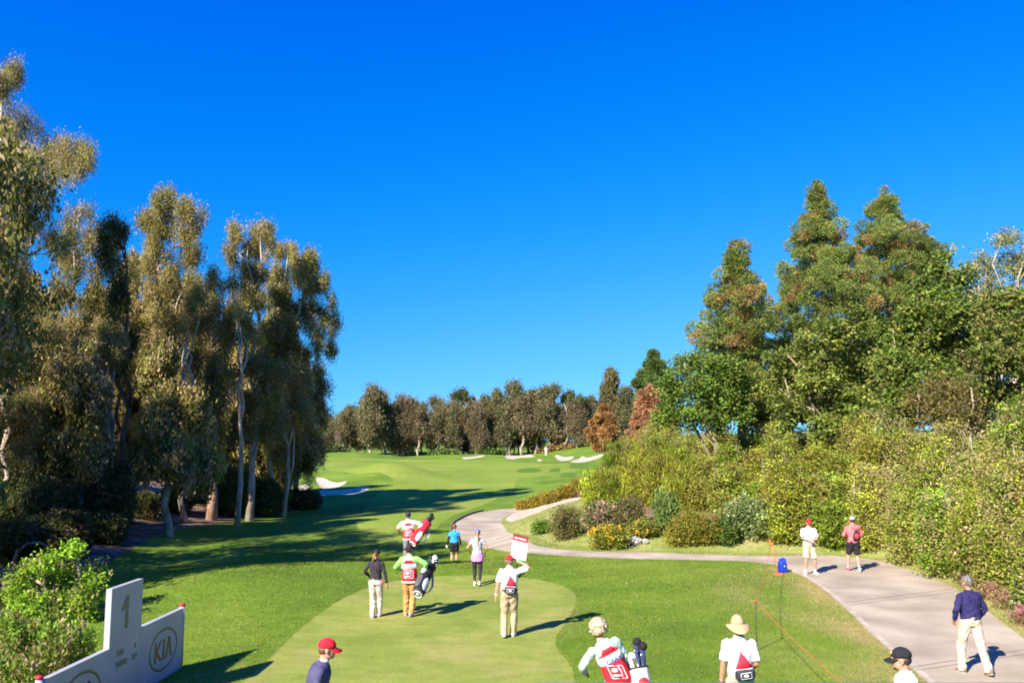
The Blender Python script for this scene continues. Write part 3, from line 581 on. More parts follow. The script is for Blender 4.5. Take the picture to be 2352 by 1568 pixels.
# named ones in front
shrub('dark olive round shrub alone on the pale grass slope by the path bend', 1303, 1165, 82, base=1243, col=(.125, .12, .04), tint=(.19, .15, .07), dens=1.8, leaf=(.11, .045), seed=1, mode='rand')
shrub('small bright green clump left of the dark olive round shrub', 1243, 1198, 44, base=1228, col=(.11, .19, .02), dens=1.6, leaf=(.1, .05), seed=2, mode='rand')
shrub('shrub covered in pale pink blossom beside the dark olive shrub', 1378, 1150, 84, base=1232, col=(.12, .14, .045), dens=1.1, leaf=(.11, .05), seed=3, mode='rand', flower=(.50, .29, .26), fp=1.0, name='flowering_shrub')
shrub('dull olive shrub just right of the pink blossoming one', 1445, 1140, 90, base=1225, col=(.12, .12, .04), tint=(.2, .15, .09), seed=4, mode='rand', leaf=(.12, .05), dens=1.3)
shrub('low shrub dotted with orange-yellow flowers at the path edge', 1402, 1206, 96, base=1266, col=(.16, .18, .03), seed=5, mode='rand', leaf=(.1, .05), flower=(.52, .33, .03), fp=.6, dens=1.5, name='flowering_shrub', group='yellow flowering shrubs by the path')
shrub('second yellow flowered shrub, smaller and behind the white rock', 1478, 1195, 90, base=1243, col=(.16, .18, .035), seed=6, mode='rand', leaf=(.1, .05), flower=(.70, .40, .03), fp=.25, dens=1.5, name='flowering_shrub', group='yellow flowering shrubs by the path')
shrub('golden olive clipped round shrub touching the path verge', 1585, 1172, 122, base=1266, col=(.21, .17, .028), tint=(.16, .18, .03), tintp=.35, seed=7, mode='rand', leaf=(.085, .05), dens=2.4, ragged=0, name='round_shrub')
shrub('blue-green shrub streak between the broom and the round golden shrub', 1530, 1120, 70, base=1235, col=(.13, .19, .05), seed=8, mode='up', leaf=(.16, .05), dens=1.4)
shrub('grey-green gnarled shrub with pale twisted trunk beside the path', 1740, 1140, 165, base=1258, col=GG, tint=(.10, .14, .05), tintp=.35, seed=9, mode='rand', leaf=(.12, .075), dens=1.0, bark=BARK_PALE, stems=10, twig=14)
shrub('deep green low shrub at the foot of the grey-green gnarled shrub', 1662, 1190, 70, base=1258, col=(.085, .13, .03), seed=10, mode='rand', leaf=(.11, .07), dens=1.6)
shrub('yellow-green leafy shrub left of the man in the red cap', 1830, 1185, 80, base=1255, col=(.17, .20, .03), seed=11, mode='rand', leaf=(.13, .08), dens=1.4)
shrub('leafy green hedge directly behind the two men on the path', 1920, 1150, 120, base=1272, col=(.17, .21, .028), tint=(.10, .14, .02), seed=12, mode='rand', leaf=(.15, .09), dens=1.7, name='hedge_shrub')
shrub('leafy green hedge right of the man in the pink shirt', 2015, 1180, 110, base=1262, col=(.15, .18, .03), tint=(.19, .15, .07), seed=13, mode='rand', leaf=(.13, .07), dens=1.6, name='hedge_shrub')
shrub('bushy green shrub with scattered cream blossoms, right bank above the flower strip', 2150, 1190, 130, base=1318, col=(.15, .175, .035), tint=(.2, .16, .07), seed=14, mode='rand', leaf=(.13, .07), dens=1.5, flower=(.62, .46, .34), fp=.15, name='flowering_shrub')
shrub('larger blossoming green shrub right of the scattered-blossom one', 2245, 1210, 130, base=1352, col=(.13, .17, .03), tint=(.2, .16, .05), seed=15, mode='rand', leaf=(.13, .075), dens=1.6, flower=(.65, .48, .36), fp=.3, name='flowering_shrub')
shrub('cream-pink blossom shrub cut by the right edge of the photo', 2345, 1285, 60, base=1428, col=(.13, .16, .04), seed=16, mode='rand', leaf=(.11, .06), dens=1.4, flower=(.72, .54, .44), fp=1.2, name='flowering_shrub')
# yellow-orange row on the crest
for i, (vx, top, w, bs) in enumerate([(1205, 1150, 42, 1170), (1236, 1140, 46, 1164), (1268, 1128, 50, 1156), (1300, 1114, 52, 1146), (1332, 1100, 50, 1138)]):
    shrub('%s low orange-yellow shrub from the left on the crest beyond the path bend' % WORDS[i], vx, top, w, base=bs, col=(.19, .18, .03), tint=(.32, .19, .03), tintp=.35, seed=20 + i, mode='rand', leaf=(.14, .06), dens=1.7, group='orange-yellow shrubs on the crest')
shrub('small reddish shrub at the top end of the dirt strip', 1345, 1128, 36, base=1142, col=(.25, .14, .08), seed=29, mode='rand', leaf=(.12, .05), dens=1.6)
# rows behind
rows = [
 ('yellow-green broom', 'front broom row behind the pink blossom', [(1376, 1096, 66, 44), (1420, 1064, 84, 43.5), (1470, 1060, 90, 42), (1525, 1050, 96, 42), (1560, 1085, 80, 40.5)], YG, (.26, .22, .05), 'up', (.30, .035), 1.5, 6),
 ('taller yellow-green broom', 'broom row higher up the bank', [(1412, 1050, 66, 49), (1450, 1020, 84, 48), (1500, 1020, 90, 47), (1560, 1005, 96, 46)], YG, (.17, .15, .05), 'up', (.30, .035), 1.4, 5),
 ('dull olive bush', 'back row atop the bank', [(1432, 1022, 50, 72), (1450, 1008, 60, 66), (1465, 985, 80, 60), (1520, 985, 90, 56), (1585, 985, 90, 53), (1650, 985, 96, 51), (1715, 975, 100, 49), (1780, 985, 100, 47), (1845, 990, 100, 45), (1910, 985, 110, 43), (1980, 985, 110, 41)], OL, BR, 'rand', (.17, .07), 1.3, 4),
 ('olive and brown bush', 'upper middle row of the bank', [(1615, 1035, 96, 45), (1675, 1025, 100, 43.5), (1740, 1020, 110, 42), (1805, 1030, 110, 41), (1870, 1020, 110, 40), (1935, 1030, 110, 38.5), (2000, 1025, 116, 37)], (.23, .235, .04), BO, 'up', (.2, .05), 1.3, 5),
 ('yellow-olive bush', 'lower middle row of the bank', [(1610, 1095, 90, 40), (1670, 1080, 100, 39), (1735, 1085, 100, 38), (1800, 1080, 110, 37), (1865, 1090, 110, 36.5), (1930, 1085, 110, 36)], (.235, .25, .042), BO, 'up', (.2, .045), 1.3, 5),
 ('tangled olive bush', 'highest right-hand row', [(2050, 985, 120, 38), (2120, 980, 124, 36), (2195, 975, 124, 34), (2270, 965, 124, 32), (2345, 945, 124, 30)], (.23, .235, .045), BR, 'up', (.19, .05), 1.2, 8),
 ('twiggy yellow-olive bush', 'second right-hand row down', [(1995, 1075, 120, 35), (2065, 1050, 124, 34), (2140, 1045, 130, 32), (2215, 1040, 130, 30), (2290, 1035, 130, 28), (2365, 1020, 130, 26.5)], (.28, .285, .055), BR, 'up', (.17, .045), 1.3, 9),
 ('twiggy olive-green bush', 'third right-hand row down', [(2075, 1125, 124, 31.5), (2150, 1115, 130, 29.5), (2230, 1110, 136, 27.5), (2310, 1110, 136, 25.5)], (.25, .27, .045), BR, 'up', (.15, .045), 1.4, 9),
 ('dense green bush', 'lowest row right of the hedge', [(2085, 1195, 90, -1272), (2180, 1180, 110, -1312), (2275, 1180, 120, -1362), (2370, 1190, 120, -1425)], (.19, .23, .035), (.28, .23, .08), 'rand', (.13, .06), 1.6, 6),
]
sd = 100; JIT = [-34, 8, -14, 18, -24, -2, 10]; MODES = ['rand', 'rand', 'up']; HUE = [(1, 1, 1), (.78, .88, .8), (1.15, 1.12, .9), (1.0, .88, .9), (1.05, 1.15, .8), (.75, .98, .7), (1.1, 1.0, 1.0), (.9, .95, 1.1)]
for kind, where, items, col, tint, mode, lf, dn, st in rows:
    for i, (vx, top, w, Y) in enumerate(items):
        shrub('%s %s from left, %s' % (WORDS[i], kind, where), vx, top + JIT[sd % 7], w * (.86 + .035 * (sd % 6)), Y=Y + (sd * 7 % 5 - 2) * .35 if Y > 0 else None, base=-Y if Y < 0 else None, col=tuple(np.array((.9, .97, .9)) * np.array(col) * np.array(HUE[(sd * 5) % 8])), tint=tint, tintp=.32, mode=mode if 'broom' in kind else 'rand', leaf=lf if 'broom' in kind else (lf[0] * .62, .052), dens=dn * .80, sig=.16, m=34, jit_=.42, ragged=.6, seed=sd, stems=max(3, st // 2), twig=st, group='%s in the %s' % (kind, where), bark=BARK_PALE if st > 7 else BARK_TAN); sd += 1
# flower strip along the path
for i, (vx, vy, w) in enumerate([(2135, 1300, 60), (2180, 1322, 64), (2225, 1350, 66), (2262, 1378, 60), (2300, 1402, 60), (2345, 1440, 60)]):
    shrub('%s low purple-pink flowered ground plant from the left beside the path' % WORDS[i], vx, vy - 22, w, base=vy + 2, col=(.22, .17, .07), tint=(.30, .17, .11), seed=200 + i, mode='rand', leaf=(.08, .03), dens=2.2, flower=(.45, .12, .28), fp=.3, stems=0 or 2, name='ground_plant', cat='plant', group='low flowered plants beside the path', ragged=0)
# bright bush behind the tee sign and dark understorey of the grove
leafy('tall bright green bush in the sun at the lower left, behind the tee sign', 'bush', 'bush', 110, 22, [(160, 1262, 26, 18), (120, 1285, 32, 22), (60, 1320, 44, 30), (115, 1330, 50, 34), (180, 1330, 48, 30), (215, 1360, 34, 34), (30, 1380, 46, 40), (90, 1390, 50, 40), (160, 1395, 50, 40), (205, 1420, 32, 34), (20, 1450, 50, 40), (85, 1460, 50, 44), (150, 1460, 46, 40)], 81, (.17, .28, .025), (.34, .28, .12), .14, leaf=(.10, .055), dens=4.6, sig=.09, m=16, stems=6, r0=.05)
leafy('lower brownish green bush nearest the camera at the left edge', 'bush', 'bush', 70, 17, [(20, 1440, 44, 34), (90, 1452, 46, 34), (150, 1462, 44, 34), (190, 1480, 30, 30), (20, 1480, 50, 34), (80, 1490, 50, 34), (140, 1500, 46, 34), (30, 1540, 50, 40), (90, 1550, 56, 40), (150, 1540, 40, 34), (10, 1590, 50, 40), (70, 1600, 50, 40)], 82, (.14, .21, .03), (.28, .21, .11), .25, leaf=(.10, .045), dens=4.4, sig=.08, m=16, mode='up', stems=6, r0=.045)
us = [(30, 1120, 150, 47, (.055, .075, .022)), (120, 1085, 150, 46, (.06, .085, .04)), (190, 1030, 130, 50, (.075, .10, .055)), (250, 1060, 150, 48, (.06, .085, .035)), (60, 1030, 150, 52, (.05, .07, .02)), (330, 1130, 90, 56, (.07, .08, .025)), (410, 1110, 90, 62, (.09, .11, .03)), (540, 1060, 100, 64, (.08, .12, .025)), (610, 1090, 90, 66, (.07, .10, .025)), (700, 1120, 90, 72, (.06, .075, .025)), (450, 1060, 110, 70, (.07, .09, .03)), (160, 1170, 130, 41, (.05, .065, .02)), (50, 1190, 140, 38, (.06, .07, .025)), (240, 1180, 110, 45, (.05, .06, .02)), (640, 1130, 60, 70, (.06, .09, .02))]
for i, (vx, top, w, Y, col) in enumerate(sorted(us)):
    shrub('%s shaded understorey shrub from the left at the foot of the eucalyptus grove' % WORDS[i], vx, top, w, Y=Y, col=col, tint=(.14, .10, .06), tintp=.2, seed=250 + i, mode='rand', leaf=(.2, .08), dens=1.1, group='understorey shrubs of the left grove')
# far shrubs and grass tussocks
for i, (vx, top, w, Y, col) in enumerate([(1262, 1030, 50, 200, (.20, .13, .06)), (1300, 1022, 60, 200, (.24, .16, .07)), (1335, 1018, 60, 200, (.22, .13, .07)), (1372, 1012, 50, 195, (.15, .13, .05)), (1020, 1040, 60, 196, (.09, .13, .03)), (1130, 1036, 60, 196, (.08, .13, .03)), (760, 1030, 60, 190, (.04, .06, .02))]):
    shrub('%s low shrub at the foot of the distant treeline' % ['brownish', 'tall russet', 'rust coloured', 'rightmost olive', 'long green', 'mid green', 'leftmost dark'][i], vx, top, w, Y=Y, col=col, seed=280 + i, mode='rand', leaf=(.7, .4), dens=.35, sig=.4, m=10, group='shrubs at the foot of the distant treeline')
# ---- distant treeline: seven built trees, each copied
def far_tree(seed, umb=False, narrow=False, col=EUC1):
    rnd = random.Random(seed); c = Crown(seed); g = Geo(); h = 1.0; Ht = 13.0
    w = 1.6 if narrow else rnd.uniform(2.8, 3.7); z_lo = rnd.choice((.14, .26, .36))
    sp_ = limb(g, (0, 0, -.3), (rnd.uniform(-1.5, 1.5), 0, Ht * .93), .32, .08, rnd, 8, .035, 7)
    n = 19 if not umb else 7
    for k in range(n):
        t = k / (n - 1)
        z = Ht * ((z_lo + (.97 - z_lo) * t) if not umb else rnd.uniform(.84, .96)); rr = w * (.45 + .5 * math.sin(math.pi * (.2 + .7 * t))) if not umb else 1.2
        q = w * (.55 if not umb else 1.2); p = Vector((sp_[-1].x * t + rnd.uniform(-q, q), rnd.uniform(-q, q), z))
        limb(g, nearest(sp_, p, p.z - .5), p, .12, .04, rnd, 4, .07, 5)
        c.tufts(p, (rr * .75, rr * .75, rr * .62), 48 * dens_far, 12, .36, .48, .18, np.array(col) * rnd.uniform(.8, 1.2), 'droop', tint=(.19, .14, .085), tintp=.25, shell=.3, jit=.35, flat=1.6)
    tm = g.mesh('trunk'); tm.materials.append(BARK_PALE); tm.polygons.foreach_set('use_smooth', np.ones(len(tm.polygons), bool))
    cm = c.mesh('crown'); cm.materials.append(LEAF); return tm, cm
dens_far = 1.0
FT = [far_tree(400 + i, col=[(.10, .105, .05), (.13, .12, .06), (.13, .105, .06)][i % 3]) for i in range(6)] + [far_tree(410, umb=True, col=(.07, .09, .03)), far_tree(411, narrow=True, col=(.12, .11, .045))]
FRONT = [(752, 975, 198, 0), (790, 942, 196, 1), (822, 962, 198, 3), (850, 893, 193, 4), (885, 912, 197, 0), (925, 915, 198, 2), (962, 930, 196, 5), (1008, 918, 198, 1), (1045, 928, 197, 4), (1080, 899, 203, 6), (1100, 928, 197, 2), (1130, 902, 200, 7), (1165, 884, 200, 0), (1198, 908, 198, 5), (1228, 898, 200, 3), (1262, 893, 199, 1), (1300, 902, 198, 6), (1325, 925, 196, 2), (1357, 915, 198, 4), (1388, 858, 200, 7), (1414, 856, 202, 7), (1440, 895, 199, 0), (1475, 930, 198, 3)]
def place_far(items, row):
    items = sorted(items); kinds = {}
    for i, (vx, top, Y, k) in enumerate(items):
        a = at_depth(vx, top, Y); z = H(a.x, Y); sc = (a.z - z) / 13.0
        nm = 'umbrella_pine' if k == 6 else 'eucalyptus_tree'
        r_ = empty(nm, (a.x, Y, z), random.uniform(0, 6.28), label='%s tree from the left in the %s of the distant treeline' % (WORDS[i], row), cat='tree', group='distant treeline, ' + row)
        hs_ = sc * random.uniform(.9, 1.15) if k < 6 else sc
        r_.scale = (hs_, hs_, sc)
        for nm2, me in zip(('trunk', 'crown'), FT[k]):
            o = bpy.data.objects.new(nm2, me); COL.objects.link(o); o.parent = r_
place_far(FRONT, 'front row')
place_far([(735 + 24 * i + random.uniform(-7, 7), random.uniform(925, 950) + (12 if i < 3 else 0), random.uniform(207, 222), random.choice((0, 1, 2, 3, 4, 5))) for i in range(32)], 'back row')
place_far([(728 + 38 * i + random.uniform(-9, 9), random.uniform(965, 985), random.uniform(224, 234), random.choice((0, 1, 2, 3, 4, 5))) for i in range(21)], 'shaded row behind')

# planting that carries on past the right edge of the view, copied from shrubs and trees of the bank
def copy_thing(src, loc, rz, label, group):
    r_ = src.copy(); COL.objects.link(r_); r_.location = loc; r_.rotation_euler = (0, 0, rz); r_['label'] = label; r_['group'] = group
    for ch in [c for c in bpy.data.objects if c.parent == src]:
        d = ch.copy(); COL.objects.link(d); d.parent = r_
    return r_
srcs = [o for o in bpy.data.objects if o.parent is None and 'right-hand row' in str(o.get('label'))]
trs = [o for o in bpy.data.objects if o.parent is None and o.name.startswith('broadleaf_tree')]
k = 0
for y in (9, 12.5, 16, 19.5, 23, 27):
    for j in range(4):
        x = max(.62 * y + 1.3, 13.0 if y < 20 else 0) + j * 2.6 + (k % 3) * .4
        copy_thing(srcs[k % len(srcs)], (x, y, H(x, y)), k * 1.7, '%s olive bush beyond the right edge of the view' % WORDS[k], 'bushes beyond the right edge of the view'); k += 1
for i, (x, y) in enumerate([(27, 30), (31, 38), (25, 22), (34, 46), (38, 30)]):
    copy_thing(trs[i % len(trs)], (x, y, H(x, y)), i * 1.3 + .4, '%s leafy tree beyond the right edge of the view' % WORDS[i], 'leafy trees beyond the right edge of the view')
# ------------------------------------------------------------------ people
def skin_mat(name, c): return noise_mat(name, tuple(v * .9 for v in c), tuple(min(1, v * 1.08) for v in c), scale=12, rough=.55, bump=.08, bscale=60, spec=.4)
SKIN = skin_mat('skin_fair', (.50, .28, .19)); SKIN2 = skin_mat('skin_tanned', (.40, .18, .11)); SKIN3 = skin_mat('skin_sunburnt', (.50, .24, .165))
def hair_mat(name, c): return noise_mat(name, tuple(v * .6 for v in c), tuple(min(1, v * 1.35) for v in c), scale=30, stretch=(1, 1, .3), rough=.5, bump=.6, bscale=60, spec=.4)
HBROWN = hair_mat('hair_brown', (.16, .075, .035)); HDARK = hair_mat('hair_dark', (.03, .02, .015)); HGREY = hair_mat('hair_grey', (.15, .135, .12)); HBLOND = hair_mat('hair_blond', (.42, .33, .22)); HAUB = hair_mat('hair_auburn', (.28, .12, .05)); HGOLD = hair_mat('hair_golden_brown', (.42, .24, .10))
M_EYE = noise_mat('eye', (.02, .015, .01), (.05, .03, .02), rough=.2, bump=0); M_WHITE = cloth((.80, .80, .80), .8, .5)
def V3(*a): return Vector(a)
def folds(o, amp=.006, f=1.0, seed=0):
    me = o.data; n = len(me.vertices); co = np.empty(n * 3, np.float32); no = np.empty(n * 3, np.float32); me.vertices.foreach_get('co', co); me.vertices.foreach_get('normal', no); co = co.reshape(-1, 3); no = no.reshape(-1, 3)
    x, y, z = co[:, 0] * f, co[:, 1] * f, co[:, 2] * f; s = seed
    d = np.sin(z * 38 + 9 * np.sin(x * 11 + s) + 5 * np.sin(y * 13 + z * 6 + s)) * .5 + np.sin(z * 21 - x * 26 + 4 * np.sin(z * 9 + s) + y * 17) * .6 + .35 * np.sin(x * 60 + z * 18 + s)
    me.vertices.foreach_set('co', (co + no * (d * amp)[:, None]).ravel().astype(np.float32)); me.update(); return o
def ik(a, b, l1, l2, pole):
    d = b - a; L = d.length
    if L > (l1 + l2) * .995: b = a + d * ((l1 + l2) * .995 / L); d = b - a; L = d.length
    n = d / L; a1 = (l1 * l1 - l2 * l2 + L * L) / (2 * L); h = math.sqrt(max(l1 * l1 - a1 * a1, 0)); p = Vector(pole); p = p - n * p.dot(n); p.normalize()
    return a + n * a1 + p * h, b
def hand(G, w, d, nrm, side, curl=.35, k=1.0):
    """palm, four bent fingers and a thumb; d = pointing direction, nrm = palm side"""
    d = d.normalized(); nrm = (nrm - d * nrm.dot(d)).normalized(); s = d.cross(nrm) * side      # s points to the thumb side
    G.loft([w - d * .01, w + d * .03, w + d * .065, w + d * .088], [(.026 * k, .018 * k), (.038 * k, .017 * k), (.042 * k, .016 * k), (.038 * k, .013 * k)], n=10, up=s)
    for i, (o, L) in enumerate([(.030, .070), (.010, .078), (-.011, .073), (-.031, .058)]):
        p = w + d * .085 + s * o * k; c = curl * (1 + .12 * i); pts = [p - d * .015]; dd = d.copy()
        for j, f in enumerate((.45, .3, .25)):
            pts.append(pts[-1] + dd * (L * f + (.015 if j == 0 else 0))); a = c * (1.1 if j == 0 else 1.3); dd = (dd * math.cos(a) + nrm * math.sin(a)).normalized()
        G.loft(pts, [.0095 * k, .0092 * k, .0085 * k, .0068 * k], n=7)
    tb = w + d * .022 + s * .030 * k; td = (d * .72 + s * .6 + nrm * .3).normalized(); tp = tb + td * .035
    G.loft([tb - td * .01, tp, tp + (td + d * .5 + nrm * curl).normalized() * .030], [.013 * k, .0115 * k, .008 * k], n=7)
TORSO_M = [(.86, .150, .105), (.93, .165, .118), (1.02, .155, .112), (1.12, .150, .108), (1.22, .162, .112), (1.32, .178, .118), (1.39, .178, .108), (1.44, .140, .088), (1.475, .085, .070), (1.50, .062, .060)]
TORSO_W = [(.86, .152, .108), (.93, .168, .118), (1.02, .145, .104), (1.12, .122, .090), (1.22, .135, .098), (1.32, .152, .108), (1.39, .150, .095), (1.44, .115, .075), (1.475, .066, .058), (1.50, .050, .050)]
def person(label, pos, yaw, h=1.75, sex='m', lean=(0, 0), stoop=0.0, feet=None, hands=None, poles=None, head=(0, 0, 0), skin=SKIN, top=None, bottom=None, cap=None, hair=None, shoes=(.75, .75, .75), socks=None, bib=None, belt=None, eyes=False, girth=1.0, extras=None, curl=(.35, .35), hnrm=None, knee_up=(0, 0), group=None):
    """local frame: faces +Y, X to its right; index 0 = left, 1 = right; measures for a 1.75 m body, scaled by h"""
    S = h / 1.75
    root = empty('person', (pos[0], pos[1], pos[2]), yaw, label=label, cat='person', group=group); root.scale = (S, S, S)
    T = TORSO_W if sex == 'w' else TORSO_M; shx = .158 if sex == 'w' else .182
    def off(z):
        t = max(0, z - .93); return V3(lean[0] * t, lean[1] * t + stoop * max(0, z - 1.2) ** 1.3, -abs(lean[0]) * t * .12 - abs(lean[1]) * t * .1)
    feet = feet or [(-.10, 0, .0), (.10, 0, .0)]         # x, y, lift (and optional pitch)
    hands = hands or [(-.27, .03, .84), (.27, .03, .84)]
    poles = poles or [(-.5, -1, 0), (.5, -1, 0)]
    J = {}
    B = Geo()
    def tors(G, e, z0, z1, rgt=1.0):
        zs = [t for t in T if z0 <= t[0] <= z1]
        if not zs or zs[0][0] > z0 + .01: zs = [(z0, float(np.interp(z0, [t[0] for t in T], [t[1] for t in T])), float(np.interp(z0, [t[0] for t in T], [t[2] for t in T])))] + zs
        if zs[-1][0] < z1 - .005: zs = zs + [(z1, float(np.interp(z1, [t[0] for t in T], [t[1] for t in T])), float(np.interp(z1, [t[0] for t in T], [t[2] for t in T])))]
        gz = lambda z: 1 + (girth - 1) * math.exp(-((z - 1.08) / .16) ** 2)
        G.loft([V3(0, -.005, z) + off(z) for z, a, b in zs], [(a * gz(z) + e, b * gz(z) + e) for z, a, b in zs], n=18, up=(1, 0, 0), power=.9)
    tors(B, 0, .86, 1.50)
    nb = V3(0, .0, 1.48) + off(1.48); Mh = Euler((-head[1], head[2], head[0])).to_matrix()
    hc = nb + V3(0, .012, .030) + Mh @ V3(0, .02, .125)
    B.loft([nb - V3(0, 0, .03), nb.lerp(hc, .35), hc - Mh @ V3(0, .02, .03)], [.062 if sex == 'm' else .052, .055 if sex == 'm' else .046, .056], n=12)
    hp = lambda *a: hc + Mh @ (V3(*a) * 1.09)
    Geo.ESC = 1.09
    B.ell(hp(0, -.008, .025), (.074, .094, .092), Mh, 18, 11); B.ell(hp(0, .02, -.035), (.060, .072, .075), Mh, 16, 9); B.ell(hp(0, .058, -.078), (.030, .028, .026), Mh)
    B.loft([hp(0, .082, .012), hp(0, .105, -.022), hp(0, .088, -.035)], [(.009, .009), (.015, .012), (.014, .008)], n=8)
    B.ell(hp(0, .084, -.056), (.024, .012, .007), Mh, 10, 7); B.ell(hp(0, .08, .022), (.055, .018, .010), Mh, 12, 7)
    for s in (-1, 1): B.ell(hp(s * .077, -.005, -.012), (.010, .020, .031), Mh, 10, 7)
    Geo.ESC = 1.0; legs = []
    for i, s in ((0, -1), (1, 1)):
        f = feet[i]; hip = V3(s * .088, 0, .90); ank = V3(f[0], f[1] - .02, .085 + f[2]); kn, ank = ik(hip, ank, .425, .415, (s * .12, 1, .1)); legs.append((hip, kn, ank, f[3] if len(f) > 3 else 0, f[4] if len(f) > 4 else s * -.12))
        B.loft([hip + V3(0, 0, .03), hip.lerp(kn, .3), hip.lerp(kn, .7), kn, kn.lerp(ank, .3), kn.lerp(ank, .6), ank], [.090, .086, .068, .055, .060, .046, .036], n=12)
    arms = []
    for i, s in ((0, -1), (1, 1)):
        sh = V3(s * shx, -.01, 1.405 - s * shx * lean[0] * .9) + off(1.405); el, wr = ik(sh, Vector(hands[i]), .285, .250, poles[i]); arms.append((sh, el, wr))
        a = 1.0 if sex == 'm' else .82
        B.ell(sh - V3(s * .01, 0, .01), (.058 * a, .056 * a, .060 * a)); B.loft([sh, sh.lerp(el, .4), el, el.lerp(wr, .3), wr], [.050 * a, .045 * a, .038 * a, .039 * a, .026 * a], n=12)
        d = (wr - el).normalized(); nr = Vector(hnrm[i]) if hnrm else V3(-s, .25, 0); hand(B, wr, d, nr, 1 if i == 1 else -1, curl[i])
    B.remesh('body', skin, root, .0085, 2, .5)
    # shoes
    for i in (0, 1):
        hip, kn, an, pit, tw = legs[i]; G = Geo(); sk = Geo(); Mf = Euler((-pit, 0, tw)).to_matrix(); q = lambda y, z, x=0: an + Mf @ V3(x, y, z)
        G.loft([q(-.075, -.05), q(-.06, -.04), q(0, -.035), q(.07, -.048), q(.135, -.058), q(.18, -.066)], [(.026, .030), (.038, .045), (.042, .050), (.046, .037), (.046, .027), (.026, .014)], n=12, up=(1, 0, 0))
        G.ell(q(-.005, -.005), (.044, .052, .035)); c = shoes[i] if isinstance(shoes[0], (tuple, list)) else shoes
        so = G.remesh('shoe', cloth(c, .6, .2), root, .009, 2)
        Gs = Geo(); Gs.loft([q(-.082, -.077), q(-.03, -.077), q(.06, -.077), q(.14, -.077), q(.19, -.074)], [(.030, .009), (.041, .009), (.046, .009), (.046, .009), (.022, .008)], n=12, up=(1, 0, 0)); Gs.obj('sole', cloth((.35, .33, .32), .7, .1), so)
        if socks: sk.loft([an + V3(0, 0, -.01), an.lerp(kn, .16), an.lerp(kn, .2)], [.043, .043, .040], n=12); sk.obj('sock', cloth(socks), root)
    # bottom half
    if bottom:
        kind, c = bottom[0], bottom[1]; G = Geo()
        if kind in ('trousers', 'shorts', 'leggings'):
            e = .004 if kind == 'leggings' else .016
            tors(G, e, .855, 1.03)
            for hip, kn, an, _, _ in legs:
                top_ = hip + V3(0, 0, .03)
                if kind == 'trousers': G.loft([top_, hip.lerp(kn, .3), hip.lerp(kn, .7), kn, kn.lerp(an, .4), an.lerp(kn, .06) + V3(0, .004, 0), an + V3(0, .012, -.045)], [.112, .107, .090, .079, .077, .072, .074], n=14)
                elif kind == 'leggings': G.loft([top_, hip.lerp(kn, .3), hip.lerp(kn, .7), kn, kn.lerp(an, .3), kn.lerp(an, .6), an.lerp(kn, .12)], [.096, .092, .074, .060, .065, .051, .042], n=14)
                else: G.loft([top_, hip.lerp(kn, .3), hip.lerp(kn, .65), hip.lerp(kn, bottom[2] if len(bottom) > 2 else .88)], [.114, .114, .108, .108], n=14)
            bt_ = G.remesh(kind, cloth(c, .85, .7 if kind != 'leggings' else .2), root, .011, 2); folds(bt_, .007 if kind != 'leggings' else .002, .8, pos[1])
        if kind == 'skirt' or len(bottom) > 3 and bottom[3] == 'skirt':
            G = Geo(); G.loft([V3(0, 0, 1.04), V3(0, 0, .93), V3(0, 0, .86), V3(0, 0, .76)], [(.152, .12), (.195, .15), (.198, .155), (.19, .15)], n=20, up=(1, 0, 0)); G.remesh('skirt', cloth(bottom[2], .8, .9), root, .011, 1)
    if belt is not None:
        G = Geo(); tors(G, .024, 1.00, 1.035); G.obj('belt', cloth(belt, .5, .1), root)
    if top:
        kind, c = top[0], top[1]; hem = top[2] if len(top) > 2 else .97; G = Geo(); tors(G, .020, hem, 1.445); tors(G, .010, 1.40, 1.50)
        for i, s in ((0, -1), (1, 1)):
            sh, el, wr = arms[i]; a = 1.0 if sex == 'm' else .84
            G.ell(sh - V3(s * .012, 0, .006), (.074 * a, .072 * a, .072 * a))
            if kind == 'long': G.loft([sh, sh.lerp(el, .45), el, el.lerp(wr, .4), wr.lerp(el, .12), wr], [.068 * a, .062 * a, .058 * a, .052 * a, .044 * a, .037 * a], n=14)
            else: G.loft([sh, sh.lerp(el, .4), sh.lerp(el, .82 if kind == 'short' else .5)], [.066 * a, .068 * a, .072 * a], n=14)
        sobj = G.remesh({'long': 'long_sleeved_top', 'short': 'polo_shirt', 'cap': 't_shirt'}[kind], cloth(c, .85, .8), root, .011, 2); folds(sobj, .0065, 1, pos[0])
        cn = nb + V3(0, -.004, .006); G = Geo(); G.loft([cn - V3(0, 0, .018), cn + V3(0, 0, .012), cn + V3(0, -.002, .030)], [(.076, .074), (.073, .070), (.068, .066)] if sex == 'm' else [(.062, .06), (.06, .058), (.056, .054)], n=16, up=(1, 0, 0))
        G.obj('collar', cloth(top[3] if len(top) > 3 else c, .85, .3), sobj)
        if len(top) > 4:      # dark under-sleeves
            for i in (0, 1):
                sh, el, wr = arms[i]; G = Geo(); G.loft([sh.lerp(el, .5), el, el.lerp(wr, .3), wr], [.050, .044, .044, .031], n=12); G.obj('under_sleeve', cloth(top[4]), root)
